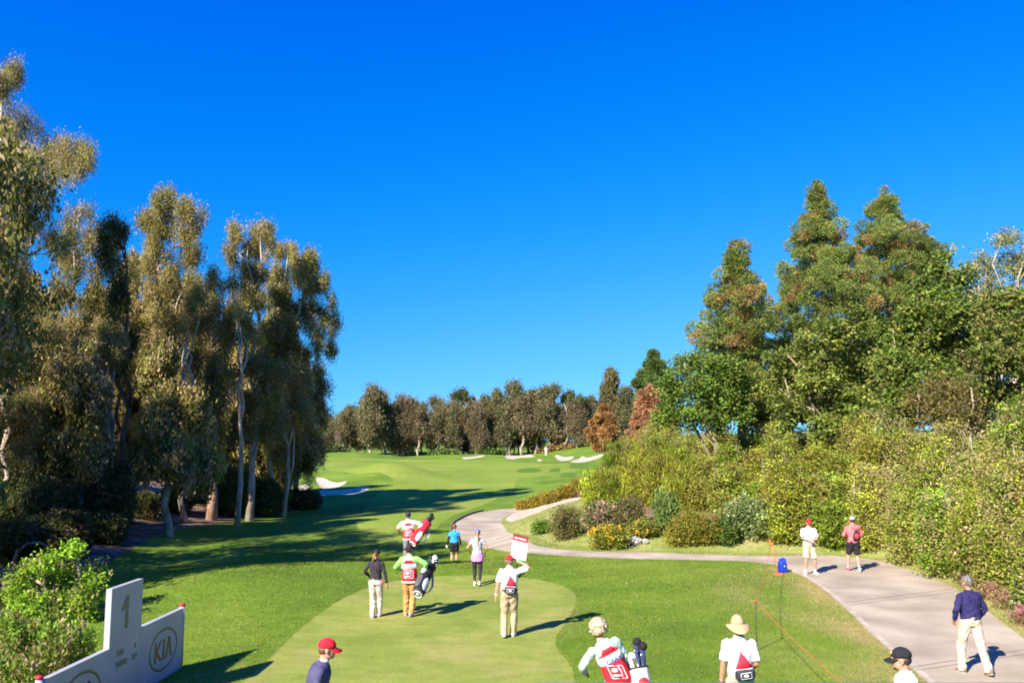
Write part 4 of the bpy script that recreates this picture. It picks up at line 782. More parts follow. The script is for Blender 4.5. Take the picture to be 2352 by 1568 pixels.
    # caddie bib
    if bib:
        red = cloth((.62, .02, .035), .8, .8); wh = cloth((.80, .78, .78), .8, .5); hem = .84; G = Geo()
        zs = [(hem, .190, .150), (.93, .198, .155), (1.02, .192, .150), (1.12, .188, .146), (1.22, .190, .146), (1.30, .186, .146), (1.37, .150, .138), (1.42, .128, .118), (1.455, .095, .098)]
        def band(z0, z1, e=0.0, wf=1.0):
            q = Geo(); zz = [z0] + [z[0] for z in zs if z0 < z[0] < z1] + [z1]; A = [z[0] for z in zs]
            q.loft([V3(0, -.008, z) + off(z) for z in zz], [((float(np.interp(z, A, [t[1] for t in zs])) * girth + e) * wf, float(np.interp(z, A, [t[2] for t in zs])) * girth + e) for z in zz], n=20, up=(1, 0, 0), power=.8); return q
        bo = band(hem, 1.34).obj('bib', red, root); band(1.17, 1.29, .004).obj('name_band', wh, bo); band(hem - .004, hem + .028, .006).obj('hem_trim', wh, bo)
        q = Geo(); q.loft([V3(0, -.008, z) + off(z) for z in (1.33, 1.38, 1.43, 1.462)], [(.182, .146), (.150, .140), (.128, .124), (.098, .102)], n=20, up=(1, 0, 0), power=.9); yo = q.obj('shoulder_yoke', wh, bo)
        q = Geo(); q.loft([V3(0, -.062, z) + off(z) for z in (1.335, 1.36, 1.395)], [(.135, .098), (.12, .092), (.10, .085)], n=20, up=(1, 0, 0), power=.7); q.obj('back_stripe', red, bo)
        # box emblem on the back: frame, oval, bar
        E = Geo(); fy = -.165 * girth
        def pt(x, z): return V3(x, -.008 - float(np.interp(z, [t[0] for t in zs], [t[2] for t in zs])) * girth * (1 - .35 * (abs(x) / .19) ** 2.4) - .008, z) + off(z)
        ring = [(-.105, 1.14), (.105, 1.14), (.115, 1.13), (.115, .96), (.105, .95), (-.105, .95), (-.115, .96), (-.115, 1.13), (-.105, 1.14)]
        E.loft([pt(*p) for p in ring], [.0055] * len(ring), n=6); E.loft([pt(.045, 1.14), pt(.062, 1.05), pt(.045, .95)], [.005] * 3, n=6)
        E.ell(pt(-.03, 1.075), (.050, .008, .030)); E.box(pt(-.025, .995), (.07, .005, .012)); E.obj('emblem', wh, bo)
        tx = bpy.data.curves.new('name', 'FONT'); tx.body = bib; tx.size = .095; tx.extrude = .002; tx.align_x = 'CENTER'
        to = bpy.data.objects.new('t', tx); COL.objects.link(to); me = bpy.data.meshes.new_from_object(to.evaluated_get(bpy.context.evaluated_depsgraph_get())); bpy.data.objects.remove(to)
        p = pt(.03, 1.2); me.transform(Matrix.Translation(p + V3(0, -.004, 0)) @ Euler((R(90) - lean[1] * .8, math.atan(lean[0]), 0)).to_matrix().to_4x4()); link('name_lettering', me, cloth((.03, .05, .25)), bo)
    # hair
    Geo.ESC = 1.09
    if hair:
        kind, hm = hair; G = Geo()
        if kind == 'short': G.ell(hp(0, -.020, .034), (.082, .094, .092), Mh, 16, 10); G.ell(hp(0, -.045, -.01), (.074, .062, .062), Mh, 14, 9)
        elif kind == 'fringe': G.ell(hp(0, -.048, -.008), (.077, .060, .058), Mh, 14, 9)
        elif kind == 'curly':
            Geo.ESC = 1.25; hp0 = hp; hp = lambda *a: hc + Mh @ (V3(*a) * 1.25)
            rnd = random.Random(5)
            G.ell(hp(0, -.02, .04), (.093, .100, .098), Mh, 16, 10)
            for k in range(280):
                v = Vector((rnd.gauss(0, 1), rnd.gauss(0, 1), rnd.gauss(.35, 1))).normalized()
                if v.y > .62 and v.z < .25 or v.z < -.75: continue
                r_ = rnd.uniform(.012, .020); G.ell(hp(v.x * .105, -.018 + v.y * .108, .036 + v.z * .108), (r_, r_, r_), None, 7, 5)
        elif kind in ('ponytail', 'longtail'):
            G.ell(hp(0, -.020, .030), (.082, .094, .090), Mh, 16, 10); t0 = hp(0, -.10, .02)
            if kind == 'ponytail': G.loft([t0, t0 + V3(-.015, -.045, -.02), t0 + V3(-.045, -.05, -.10), t0 + V3(-.07, -.03, -.19), t0 + V3(-.08, -.02, -.25)], [.022, .028, .030, .024, .008], n=10)
            else: G.loft([t0, t0 + V3(.01, -.05, -.03), t0 + V3(.02, -.05, -.14), t0 + V3(.025, -.045, -.28), t0 + V3(.03, -.045, -.42)], [.022, .03, .034, .027, .009], n=10)
        G.remesh('hair', hm, root, .010 if kind != 'curly' else .009, 1, .4)
    Geo.ESC = 1.09; hp = lambda *a: hc + Mh @ (V3(*a) * 1.09)
    if cap:
        kind, c = cap[0], cap[1]; G = Geo(); cm = cloth(c, .8, .25)
        if kind == 'cap':
            G.ell(hp(0, -.012, .030), (.087, .105, .092), Mh, 20, 8, z0=-.05)
            co = G.obj('cap', cm, root); G = Geo()
            pts = []
            for k in range(9):
                a = R(25 + 130 * k / 8); pts.append((math.cos(a) * .080, math.sin(a) * .092, math.cos(a) * .070, .085 + math.sin(a) * .095))
            vs = [hp(x1, y1 - .012, .030 - .02 * abs(x1) / .08) for x1, y1, _, _ in pts] + [hp(x2, y2 - .012, .004 - .03 * abs(x2) / .07) for _, _, x2, y2 in pts]
            vs += [v + Mh @ V3(0, 0, -.006) for v in vs]; n = 9; fs = []
            for k in range(n - 1): fs += [(k, k + 1, n + k + 1, n + k), (2 * n + k, 3 * n + k, 3 * n + k + 1, 2 * n + k + 1), (n + k, n + k + 1, 3 * n + k + 1, 3 * n + k)]
            G.add(vs, fs); G.obj('visor', cm, co); G = Geo(); G.ell(hp(0, -.012, .123), (.009, .009, .005), Mh, 8, 5); G.obj('button', cm, co)
            if len(cap) > 2: G = Geo(); G.ell(hp(0, .082, .068), (.026, .008, .017), Mh, 10, 6); G.obj('badge', cloth(cap[2], .5), co)
        else:
            w = .155 if kind == 'bucket' else .158; G.ell(hp(0, -.010, .03), (.090, .104, .105 if kind == 'bucket' else .12), Mh, 22, 8, z0=-.02)
            co = G.obj('hat_crown', cm, root); G = Geo(); n = 32; vs = []
            for q, (rr, dz) in enumerate([(.088, .0), (.13, -.006), (w, -.03)]):
                for k in range(n):
                    a = 6.2832 * k / n; z = dz
                    if kind == 'straw' and q: z += (.045 * math.cos(a) ** 2 - .03) * (q / 2) ** 1.5 - (.03 if math.sin(a) < 0 else .015) * q * abs(math.sin(a))
                    vs.append(hp(math.cos(a) * rr, -.010 + math.sin(a) * rr * 1.08, .03 + z))
            vs += [v + Mh @ V3(0, 0, -.005) for v in vs]; fs = []
            for q in range(2):
                for k in range(n):
                    k2 = (k + 1) % n; fs += [(q * n + k, (q + 1) * n + k, (q + 1) * n + k2, q * n + k2), (3 * n + q * n + k, 3 * n + q * n + k2, 3 * n + (q + 1) * n + k2, 3 * n + (q + 1) * n + k)]
            for k in range(n): k2 = (k + 1) % n; fs.append((2 * n + k, 5 * n + k, 5 * n + k2, 2 * n + k2))
            G.add(vs, fs); G.obj('hat_brim', cm, root)
            if kind == 'straw': G = Geo(); G.ell(hp(0, -.010, .03), (.0935, .1075, .04), Mh, 22, 6, z0=-.02); G.obj('hat_band', cloth(tuple(v * .8 for v in c)), root)
    if eyes:
        for s in (-1, 1): G = Geo(); G.ell(hp(s * .030, .080, .004), (.011, .008, .006), Mh, 10, 7); G.obj('eye', M_EYE, root)
    if eyes == 'shades':
        G = Geo(); [G.ell(hp(s * .033, .092, .004), (.030, .008, .018), Mh, 12, 7) for s in (-1, 1)]; G.loft([hp(-.078, 0, .006), hp(-.066, .078, .006), hp(0, .098, .008), hp(.066, .078, .006), hp(.078, 0, .006)], [.003] * 5, n=6); G.obj('sunglasses', cloth((.015, .015, .015), .25, 0), root)
    Geo.ESC = 1.0
    return root, dict(arms=arms, legs=legs, hp=hp, off=off, S=S, Mh=Mh, root=root, yaw=yaw, pos=Vector(pos))
def loc2w(P, v):
    return P['pos'] + Euler((0, 0, P['yaw'])).to_matrix() @ (Vector(v) * P['S'])
def glove(P, i, mat):
    sh, el, wr = P['arms'][i]; G = Geo(); d = (wr - el).normalized(); G.ell(wr + d * .06, (.045, .035, .06)); G.obj('glove', mat, P['root'])
def watch(P, i, mat):
    sh, el, wr = P['arms'][i]; G = Geo(); a = wr.lerp(el, .06); b = wr.lerp(el, .16); G.loft([a, b], [.034, .035], n=12); G.obj('wristwatch', mat, P['root'])
# depth from head scale; ground point from picture
def gp(vx, vy): return hit(vx, vy)
def gd(vx, Y): x = at_depth(vx, 1300, Y).x; return V3(x, Y, H(x, Y))
WHITE, KHAKI = (.68, .68, .70), (.60, .50, .37)
STRIDE = [(-.09, -.22, .02, .25), (.09, .20, 0, -.12)]; STRIDE_R = [(-.09, .20, 0, -.1), (.09, -.24, .03, .3)]
# 1 woman in dark sweater
p = gp(862, 1418); _, W1 = person('woman in charcoal sweater and cream trousers with a ponytail, walking away on the tee', p, R(-3), 1.66, 'w', feet=[(-.07, .0, .0), (.07, .16, 0, 0)], hands=[(-.20, .20, 1.02), (.31, -.02, .83)], poles=[(-1, -.6, 0), (.6, -1, 0)], top=('long', (.035, .03, .036), .98), bottom=('trousers', (.52, .46, .41)), cap=('cap', (.02, .02, .024)), hair=('ponytail', HAUB), shoes=(.70, .66, .62), head=(0, .05, 0))
G = Geo(); G.loft([V3(.165, -.06, 1.0), V3(.185, -.065, .93), V3(.18, -.06, .87)], [(.02, .008), (.028, .008), (.02, .006)], n=8); G.obj('pink_cloth', cloth((.65, .08, .16)), W1['root'])
# 2 caddie in green with bucket hat
p = gp(940, 1414); _, W2 = person('caddie in bright green shirt, red and white bib and black bucket hat', p, R(-4), 1.76, 'm', lean=(-.04, .04), feet=[(-.10, .10, .0), (.06, -.10, .02, .15)], hands=[(-.24, .22, 1.05), (.36, .18, 1.10)], poles=[(-1, -.5, 0), (1, -.4, 0)], top=('long', (.26, .72, .16), .95), bottom=('trousers', (.50, .24, .09)), cap=('bucket', (.025, .02, .02)), hair=('fringe', HDARK), shoes=(.30, .30, .32), bib='KIM')
# 3 caddie ahead
p = gd(938, 30.6); _, W3 = person('caddie in white shirt, bib and dark cap, furthest of the bag carriers', p, R(4), 1.78, 'm', lean=(-.06, .06), feet=STRIDE, hands=[(-.25, .14, 1.02), (.38, .12, 1.15)], poles=[(-1, -.5, 0), (1, -.4, 0)], top=('short', WHITE, .95), bottom=('trousers', (.16, .16, .18)), cap=('cap', (.03, .03, .035)), hair=('fringe', HDARK), shoes=(.6, .6, .6), bib='LEE', skin=SKIN2)
# 4 blue shirt
p = gd(1043, 34.9); _, W4 = person('player in bright blue shirt and black shorts with one white glove', p, R(0), 1.64, 'w', feet=[(-.09, -.04, 0), (.09, .08, 0)], hands=[(-.30, .0, .86), (.27, .06, .88)], top=('cap', (.03, .28, .80), 1.0, (.03, .25, .7), (.02, .02, .03)), bottom=('shorts', (.018, .018, .022), .62), hair=('short', HBROWN), shoes=(.8, .8, .8), skin=SKIN3, girth=1.12)
glove(W4, 0, M_WHITE)
# 5 pink skirt
p = gp(1096, 1344); _, W5 = person('woman in grey t-shirt, pink skirt and black leggings with a long ponytail and blue cap', p, R(-2), 1.68, 'w', feet=[(-.08, .04, 0), (.08, -.14, .03, .35)], hands=[(-.25, .17, 1.02), (.25, .17, 1.02)], poles=[(-1, -.9, -.3), (1, -.9, -.3)], top=('cap', (.36, .36, .42), 1.0), bottom=('leggings', (.03, .03, .035), (.80, .25, .62), 'skirt'), cap=('cap', (.12, .14, .36)), hair=('longtail', HGOLD), shoes=(.82, .8, .8), skin=SKIN3)
# 6 sign bearer
p = gp(1170, 1462); _, W6 = person('man in red cap and white polo holding the white placard up in his right hand', p, R(-3), 1.80, 'm', feet=[(-.11, -.10, .02, .25), (.08, .10, 0)], hands=[(-.30, -.02, .86), (.235, .10, 1.60)], poles=[(-.6, -1, 0), (1, -.35, -.6)], top=('short', WHITE, .99), bottom=('trousers', (.40, .30, .20)), cap=('cap', (.66, .02, .03)), hair=('fringe', HGREY), shoes=(.72, .70, .66), belt=(.03, .02, .02), curl=(.4, 1.2), hnrm=[(1, .2, 0), (-.3, 1, 0)], girth=1.06, skin=SKIN3)
watch(W6, 0, cloth((.7, .7, .72), .3))
# 7 boy in red cap at the bottom
p = gd(726, 11.7); _, W7 = person('person in a red cap and navy jacket, cut off by the bottom of the photo', p, R(-78), 1.84, 'm', lean=(0, .18), stoop=.10, hands=[(-.22, .2, .95), (.24, .12, .92)], head=(0, .12, 0), top=('long', (.065, .06, .13), .90, (.75, .75, .8)), bottom=('trousers', (.08, .08, .1)), cap=('cap', (.72, .015, .03)), hair=('fringe', HBROWN), eyes=True, skin=SKIN3)
# 8 blond caddie
p = gd(1416, 13.4); _, W8 = person('caddie with curly blond hair, mint shirt and bib, bending to the left', p, R(10), 1.74, 'm', lean=(-.42, .10), feet=STRIDE, hands=[(-.44, .22, .95), (.30, .22, .92)], poles=[(-1, -.9, 0), (1, -.6, -.3)], head=(.55, .25, -.12), top=('long', (.36, .47, .40), .93), bottom=('trousers', (.05, .055, .13)), hair=('curly', HBLOND), bib='GRAY', skin=SKIN2, eyes=True)
G = Geo(); hp = W8['hp']; [G.loft([hp(-.085, .02, .02), hp(-.075, .09, .012), hp(-.03, .13, .0), hp(.03, .13, .0), hp(.075, .09, .012)], [(.006, .022)] * 5, n=8, up=(0, 0, 1))]; G.obj('visor', M_WHITE, W8['root'])
# 9 straw hat
p = gd(1692, 13.2); _, W9 = person('man in a straw hat, white polo and tan shorts seen from behind beside the rope', p, R(0), 1.81, 'm', feet=[(-.10, -.06, 0), (.11, .12, 0)], hands=[(-.27, -.02, .86), (.17, .17, 1.0)], poles=[(-.6, -1, 0), (.35, -1, 0)], head=(0, .15, 0), top=('short', WHITE, .98), bottom=('shorts', (.44, .36, .27)), cap=('straw', (.46, .30, .16)), hair=('fringe', HGREY), shoes=(.5, .4, .3), socks=(.7, .7, .7), girth=1.06, skin=SKIN2)
watch(W9, 0, cloth((.25, .2, .2), .3))
# 10 black cap right
p = gd(2068, 11.0); _, W10 = person('man in a black cap and white polo facing left at the lower right', p, R(72), 1.88, 'm', hands=[(-.26, .2, .95), (.22, .3, 1.02)], head=(0, .1, 0), top=('short', (.70, .69, .72), .95), bottom=('trousers', (.05, .05, .06)), cap=('cap', (.018, .018, .022), (.6, .42, .12)), hair=('fringe', HDARK), eyes=True, skin=SKIN3, girth=1.05)
G = Geo(); hp = W10['hp']; G.ell(hp(0, .055, -.085), (.036, .034, .030), W10['Mh']); G.obj('beard', HDARK, W10['root'])
# 11 navy sweater on the path
p = gp(2236, 1545); _, W11 = person('grey haired man in a navy sweater and cream trousers striding up the cart path', p, R(9), 1.80, 'm', feet=[(-.16, .10, 0), (.12, -.26, .02, .35)], hands=[(-.25, .10, .95), (.24, .12, .95)], poles=[(-1, -1, 0), (1, -1, 0)], head=(.25, .1, 0), top=('long', (.022, .020, .085), .98), bottom=('trousers', (.46, .41, .32)), hair=('short', HGREY), shoes=(.20, .14, .09), girth=1.12, skin=SKIN2)
# 12 facing camera
p = gp(1861, 1318); _, W12 = person('man in a red cap and beige shorts facing the camera on the path', p, R(180), 1.80, 'm', feet=[(-.17, 0, 0, 0, .2), (.17, .06, 0, 0, -.2)], hands=[(-.05, .24, 1.08), (.05, .25, 1.09)], poles=[(-1, -.6, 0), (1, -.6, 0)], top=('short', (.68, .68, .70), .95), bottom=('shorts', (.44, .36, .26), .95), cap=('cap', (.62, .015, .03)), hair=('fringe', HGREY), eyes='shades', shoes=(.75, .75, .78), socks=(.75, .75, .75), hnrm=[(0, -1, 0), (0, -1, 0)], curl=(.7, .7), girth=1.12, skin=SKIN3)
watch(W12, 0, cloth((.02, .02, .02), .4))
# 13 pink shirt
p = gp(1963, 1312); _, W13 = person('man in a salmon pink shirt, black shorts and pale grey cap on the path', p, R(-4), 1.83, 'm', feet=[(-.16, .16, 0, 0), (.13, -.08, .01, .1)], hands=[(-.14, .26, 1.04), (.16, .26, 1.06)], poles=[(-1, -.8, 0), (1, -.8, 0)], top=('long', (.62, .15, .16), .93), bottom=('shorts', (.02, .018, .025), .82), cap=('cap', (.30, .30, .34)), hair=('fringe', HDARK), shoes=[(.65, .08, .10), (.60, .65, .75)], socks=(.15, .35, .75), skin=SKIN3)
# 14 far golfer, 15-16 heads at the lower edge
p = gp(1254, 1046); person('tiny distant person with white top and pale trousers by the far bunkers', p, R(170), 1.85, 'm', top=('short', (.55, .55, .58), .97), bottom=('trousers', (.60, .5, .4)), cap=('cap', (.8, .8, .8)), hair=('fringe', HDARK))
p = gd(1800, 9.8); person('top of a black cap showing at the bottom edge between straw hat and path', p, R(15), 1.72, 'm', top=('short', (.1, .1, .12), .95), bottom=('trousers', (.05, .05, .06)), cap=('cap', (.015, .015, .018)), hair=('fringe', HDARK))
p = gd(343, 9.6); person('black capped head at the bottom edge in front of the tee sign', p, R(-10), 1.75, 'm', top=('long', (.03, .035, .1), .95), bottom=('trousers', (.05, .05, .06)), cap=('cap', (.015, .015, .018)), hair=('fringe', HDARK))
# ------------------------------------------------------------------ golf bags, packs, placard
def golf_bag(label, base, axis, roll, body_c, panel_c, pocket_c, covers, base_face=(.05, .05, .055), ring_c=(.55, .55, .57), L=.86, strap_to=None):
    root = empty('golf_bag', base, label=label, cat='golf bag', group='golf bags carried by caddies'); root.rotation_mode = 'QUATERNION'
    root.scale = (1.2, 1.2, 1.08)
    root.rotation_quaternion = Vector(axis).to_track_quat('Z', 'Y') @ Quaternion((0, 0, 1), roll)
    G = Geo(); G.loft([V3(0, 0, .03), V3(0, 0, .12), V3(0, 0, .45), V3(0, 0, L - .08), V3(0, 0, L)], [(.115, .125), (.125, .135), (.115, .125), (.115, .13), (.122, .14)], n=20, power=.85); G.remesh('body', cloth(body_c, .45, .5), root, .011, 2)
    G = Geo(); G.loft([V3(0, 0, -.01), V3(0, 0, .04)], [(.112, .122), (.128, .138)], n=20); bo = G.obj('base', cloth(base_face, .5, .2), root)
    G = Geo(); pts = [V3(math.cos(a) * .088, math.sin(a) * .095, -.012) for a in [6.2832 * k / 16 for k in range(17)]]; G.loft(pts, [.017] * 17, n=6); G.obj('base_ring', cloth(ring_c, .5, .2), bo); G = Geo(); G.ell((0, 0, -.010), (.045, .05, .010)); G.obj('base_emblem', cloth(ring_c, .5, .2), bo)
    for (x, y, z, rx, ry, rz, c) in [(0, -.12, .30, .095, .05, .20, pocket_c), (.11, 0, .26, .045, .085, .19, panel_c), (-.11, 0, .30, .045, .085, .22, pocket_c), (0, -.11, .62, .075, .04, .10, panel_c)]:
        G = Geo(); G.ell((x, y, z), (rx, ry, rz), None, 16, 11); G.remesh('pocket', cloth(c, .5, .4), root, .012, 1)
    G = Geo(); pts = [V3(math.cos(a) * .125, math.sin(a) * .14, L) for a in [6.2832 * k / 20 for k in range(21)]]; G.loft(pts, [.014] * 21, n=7); G.obj('collar', cloth((.03, .03, .035), .4, .1), root)
    G = Geo(); G.loft([V3(0, .13, .12), V3(.02, .24, .30), V3(.02, .27, .48), V3(0, .22, .66), V3(0, .135, .78)], [(.030, .010)] * 5, n=8, up=(1, 0, 0)); G.obj('strap', cloth(panel_c, .6, .2), root)
    rnd = random.Random(int(abs(base[0]) * 1000))
    for k in range(7):
        a = 6.28 * k / 7; x, y = math.cos(a) * .075, math.sin(a) * .085; l = rnd.uniform(.10, .22)
        G = Geo(); tip = V3(x * 1.2, y * 1.2, L + l); G.loft([V3(x, y, L - .3), tip], [.005, .005], n=6); G.loft([tip, tip + V3(.015, .01, .02), tip + V3(.055, .02, .018)], [(.007, .006), (.017, .006), (.024, .005)], n=8); G.obj('golf_club', noise_mat('steel', (.5, .5, .5), (.7, .7, .7), rough=.25, bump=0, metallic=.9) if k == 0 else bpy.data.materials['steel'], root)
    for (x, y, l, c1, c2) in covers:
        G = Geo(); t = V3(x, y, L + l); G.loft([V3(x * .8, y * .8, L - .02), t.lerp(V3(x, y, L), .4), t], [.022, .030, .036], n=10); h = G.obj('head_cover', cloth(c1, .8, .5), root, True)
        G = Geo(); G.ell(t + V3(.02, -.01, .04), (.055, .068, .062), None, 14, 9); G.obj('cover_top', cloth(c2, .8, .5), h)
    return root
BLK, NAVY, RED, WHT = (.02, .02, .024), (.03, .04, .12), (.62, .02, .03), (.75, .75, .77)
# black and grey bag of the green caddie: round base towards the camera, head covers up right
b = loc2w(W2, (.27, -.34, .60)); golf_bag('black and grey golf bag with blue and white club covers beside the green caddie', b, (.20, .60, .50), R(160), BLK, (.45, .45, .48), (.08, .08, .09), [(.03, .05, .20, (.03, .06, .35), (.03, .08, .45)), (.08, -.03, .16, (.5, .5, .5), WHT), (-.06, .02, .14, BLK, (.06, .12, .09))])
b = loc2w(W3, (.16, -.36, .74)); golf_bag('red and white golf bag with fluffy black club covers, on the furthest caddie', b, (.36, .42, .55), R(160), (.62, .03, .05), WHT, RED, [(.03, .04, .18, BLK, BLK), (.07, -.04, .22, BLK, (.03, .03, .03)), (-.05, .0, .12, (.5, .4, .35), BLK)], base_face=RED, ring_c=WHT)
b = loc2w(W8, (.42, -.34, .20)); golf_bag('white, red and navy golf bag carried by the blond caddie', b, (-.16, .28, .80), R(160), WHT, RED, WHT, [(.05, .02, .30, NAVY, BLK), (.09, -.05, .22, NAVY, (.02, .015, .015)), (-.05, .05, .12, WHT, WHT)], base_face=RED, ring_c=WHT, L=.84)
def sling(P, label, at, tilt=0, s=1.0):
    root = empty('sling_pack', loc2w(P, at), P['yaw'], label=label, cat='waist pack', group='red and black packs on the marshals\' backs'); root.rotation_euler = (0, tilt, P['yaw'])
    G = Geo(); G.loft([V3(-.13 * s, 0, 0), V3(-.10 * s, -.03, 0), V3(0, -.045, 0), V3(.10 * s, -.03, 0), V3(.135 * s, 0, 0)], [(.055, .02), (.075, .04), (.08, .045), (.072, .04), (.05, .02)], n=12, up=(0, 0, 1), power=.8); p = G.remesh('pouch', cloth((.035, .035, .045), .6, .3), root, .009, 1)
    G = Geo(); r_ = [(-.075, .035), (.075, .045), (.078, -.035), (-.072, -.042), (-.075, .035)]; G.loft([V3(x, -.092, z) for x, z in r_], [.005] * 5, n=6); G.ell((0, -.092, 0), (.038, .008, .020)); G.obj('emblem', cloth((.62, .62, .65)), p)
    G = Geo(); G.loft([V3(0, .0, .06), V3(0, -.004, .09)], [(.128 * s, .036), (.125 * s, .034)], n=14, up=(1, 0, 0)); G.obj('zip_band', cloth((.55, .45, .45)), root)
    G = Geo(); G.loft([V3(0, 0, .085), V3(-.005, 0, .18), V3(-.015, .0, .27), V3(-.02, .01, .31)], [(.125 * s, .034), (.078 * s, .030), (.028, .018), (.006, .006)], n=14, up=(1, 0, 0)); G.obj('flap', cloth((.66, .03, .06), .7, .5), root)
    for q in (-1, 1):
        G = Geo(); G.loft([V3(-.02, .01, .31), V3(q * .06, .0, .40), V3(q * .10, .06, .49)], [.0035] * 3, n=6); G.obj('strap', cloth((.3, .3, .35)), root)
    return root
sling(W6, 'red and black pack on the back of the placard bearer', (.03, -.165, 1.03), R(3))
sling(W9, 'red and black pack on the back of the man in the straw hat', (.03, -.165, 1.02), R(-6), 1.05)
root = empty('drawstring_bag', loc2w(W13, (.05, -.17, 1.15)), W13['yaw'], label='black drawstring bag with red panel on the pink shirted man\'s back', cat='bag')
G = Geo(); G.loft([V3(0, -.02, -.14), V3(0, -.03, -.10), V3(0, -.035, .02), V3(0, -.02, .13), V3(0, 0, .20), V3(0, 0, .23)], [(.10, .03), (.135, .055), (.12, .055), (.08, .04), (.035, .025), (.015, .012)], n=16, up=(1, 0, 0)); p = G.remesh('sack', cloth((.03, .02, .03), .6, .6), root, .011, 1)
G = Geo(); G.ell((0, -.068, .0), (.075, .03, .085)); G.obj('red_panel', cloth((.62, .05, .05), .6, .4), p)
for q in (-1, 1): G = Geo(); G.loft([V3(0, 0, .22), V3(q * .09, .02, .27), V3(q * .12, .10, .30)], [.006] * 3, n=6); G.obj('strap', cloth(BLK), root)
# placard
hb = W6['arms'][1]; wr = loc2w(W6, hb[2] + (hb[2] - hb[1]).normalized() * .06)
pr = empty('placard', tuple(wr), W6['yaw'], label='white scoring placard with red header held up by the man in the red cap', cat='sign'); pr.rotation_euler = (R(0), R(9), R(-30))
def text_obj(s, size, mat, parent, loc, rot, name='lettering', ext=.002, sx=1.0, bold=0):
    tx = bpy.data.curves.new('t', 'FONT'); tx.body = s; tx.size = size; tx.extrude = ext; tx.align_x = 'CENTER'; tx.align_y = 'CENTER'; tx.offset = bold
    to = bpy.data.objects.new('t', tx); COL.objects.link(to); me = bpy.data.meshes.new_from_object(to.evaluated_get(bpy.context.evaluated_depsgraph_get())); bpy.data.objects.remove(to)
    me.transform(Matrix.LocRotScale(Vector(loc), Euler(rot), Vector((sx, 1, 1)))); return link(name, me, mat, parent)
mw, mr = noise_mat('board_white', (.74, .74, .76), (.80, .80, .82), scale=3, rough=.4, bump=0), noise_mat('board_red', (.52, .015, .03), (.60, .02, .04), scale=3, rough=.4, bump=0)
G = Geo(); G.box((0, 0, .30), (.20, .010, .26)); G.obj('board', mw, pr, False, .003); G = Geo(); G.box((0, 0, .50), (.197, .0125, .055)); hd = G.obj('header', mr, pr, False)
mk = cloth((.02, .02, .022), .5, 0); G = Geo(); G.box((0, 0, .564), (.202, .014, .009)); G.box((0, 0, .440), (.197, .0135, .005)); G.obj('black_trim', mk, pr, False)
text_obj('KIA CLASSIC', .055, M_WHITE, hd, (.0, -.014, .50), (R(90), 0, 0), bold=.001)
gt = cloth((.12, .13, .16), .5, 0)
for z, x0, x1, hh in [(.50, -.17, -.09, .016), (.445, -.15, .02, .012), (.39, -.13, .07, .020), (.335, -.17, -.08, .012), (.255, -.17, -.12, .012), (.25, .15, .18, .016)]: G = Geo(); G.box(((x0 + x1) / 2, -.0112, z - .10), ((x1 - x0) / 2, .0015, hh / 2)); G.obj('score_line', gt, pr, False)
G = Geo(); G.box((0, 0, .018), (.13, .009, .022)); G.obj('green_foot', cloth((.02, .24, .13), .5, 0), pr, False, .003)
G = Geo(); G.loft([V3(0, .0, -.22), V3(0, 0, .05)], [.014, .014], n=10); G.obj('handle', cloth((.03, .22, .13), .5, 0), pr)
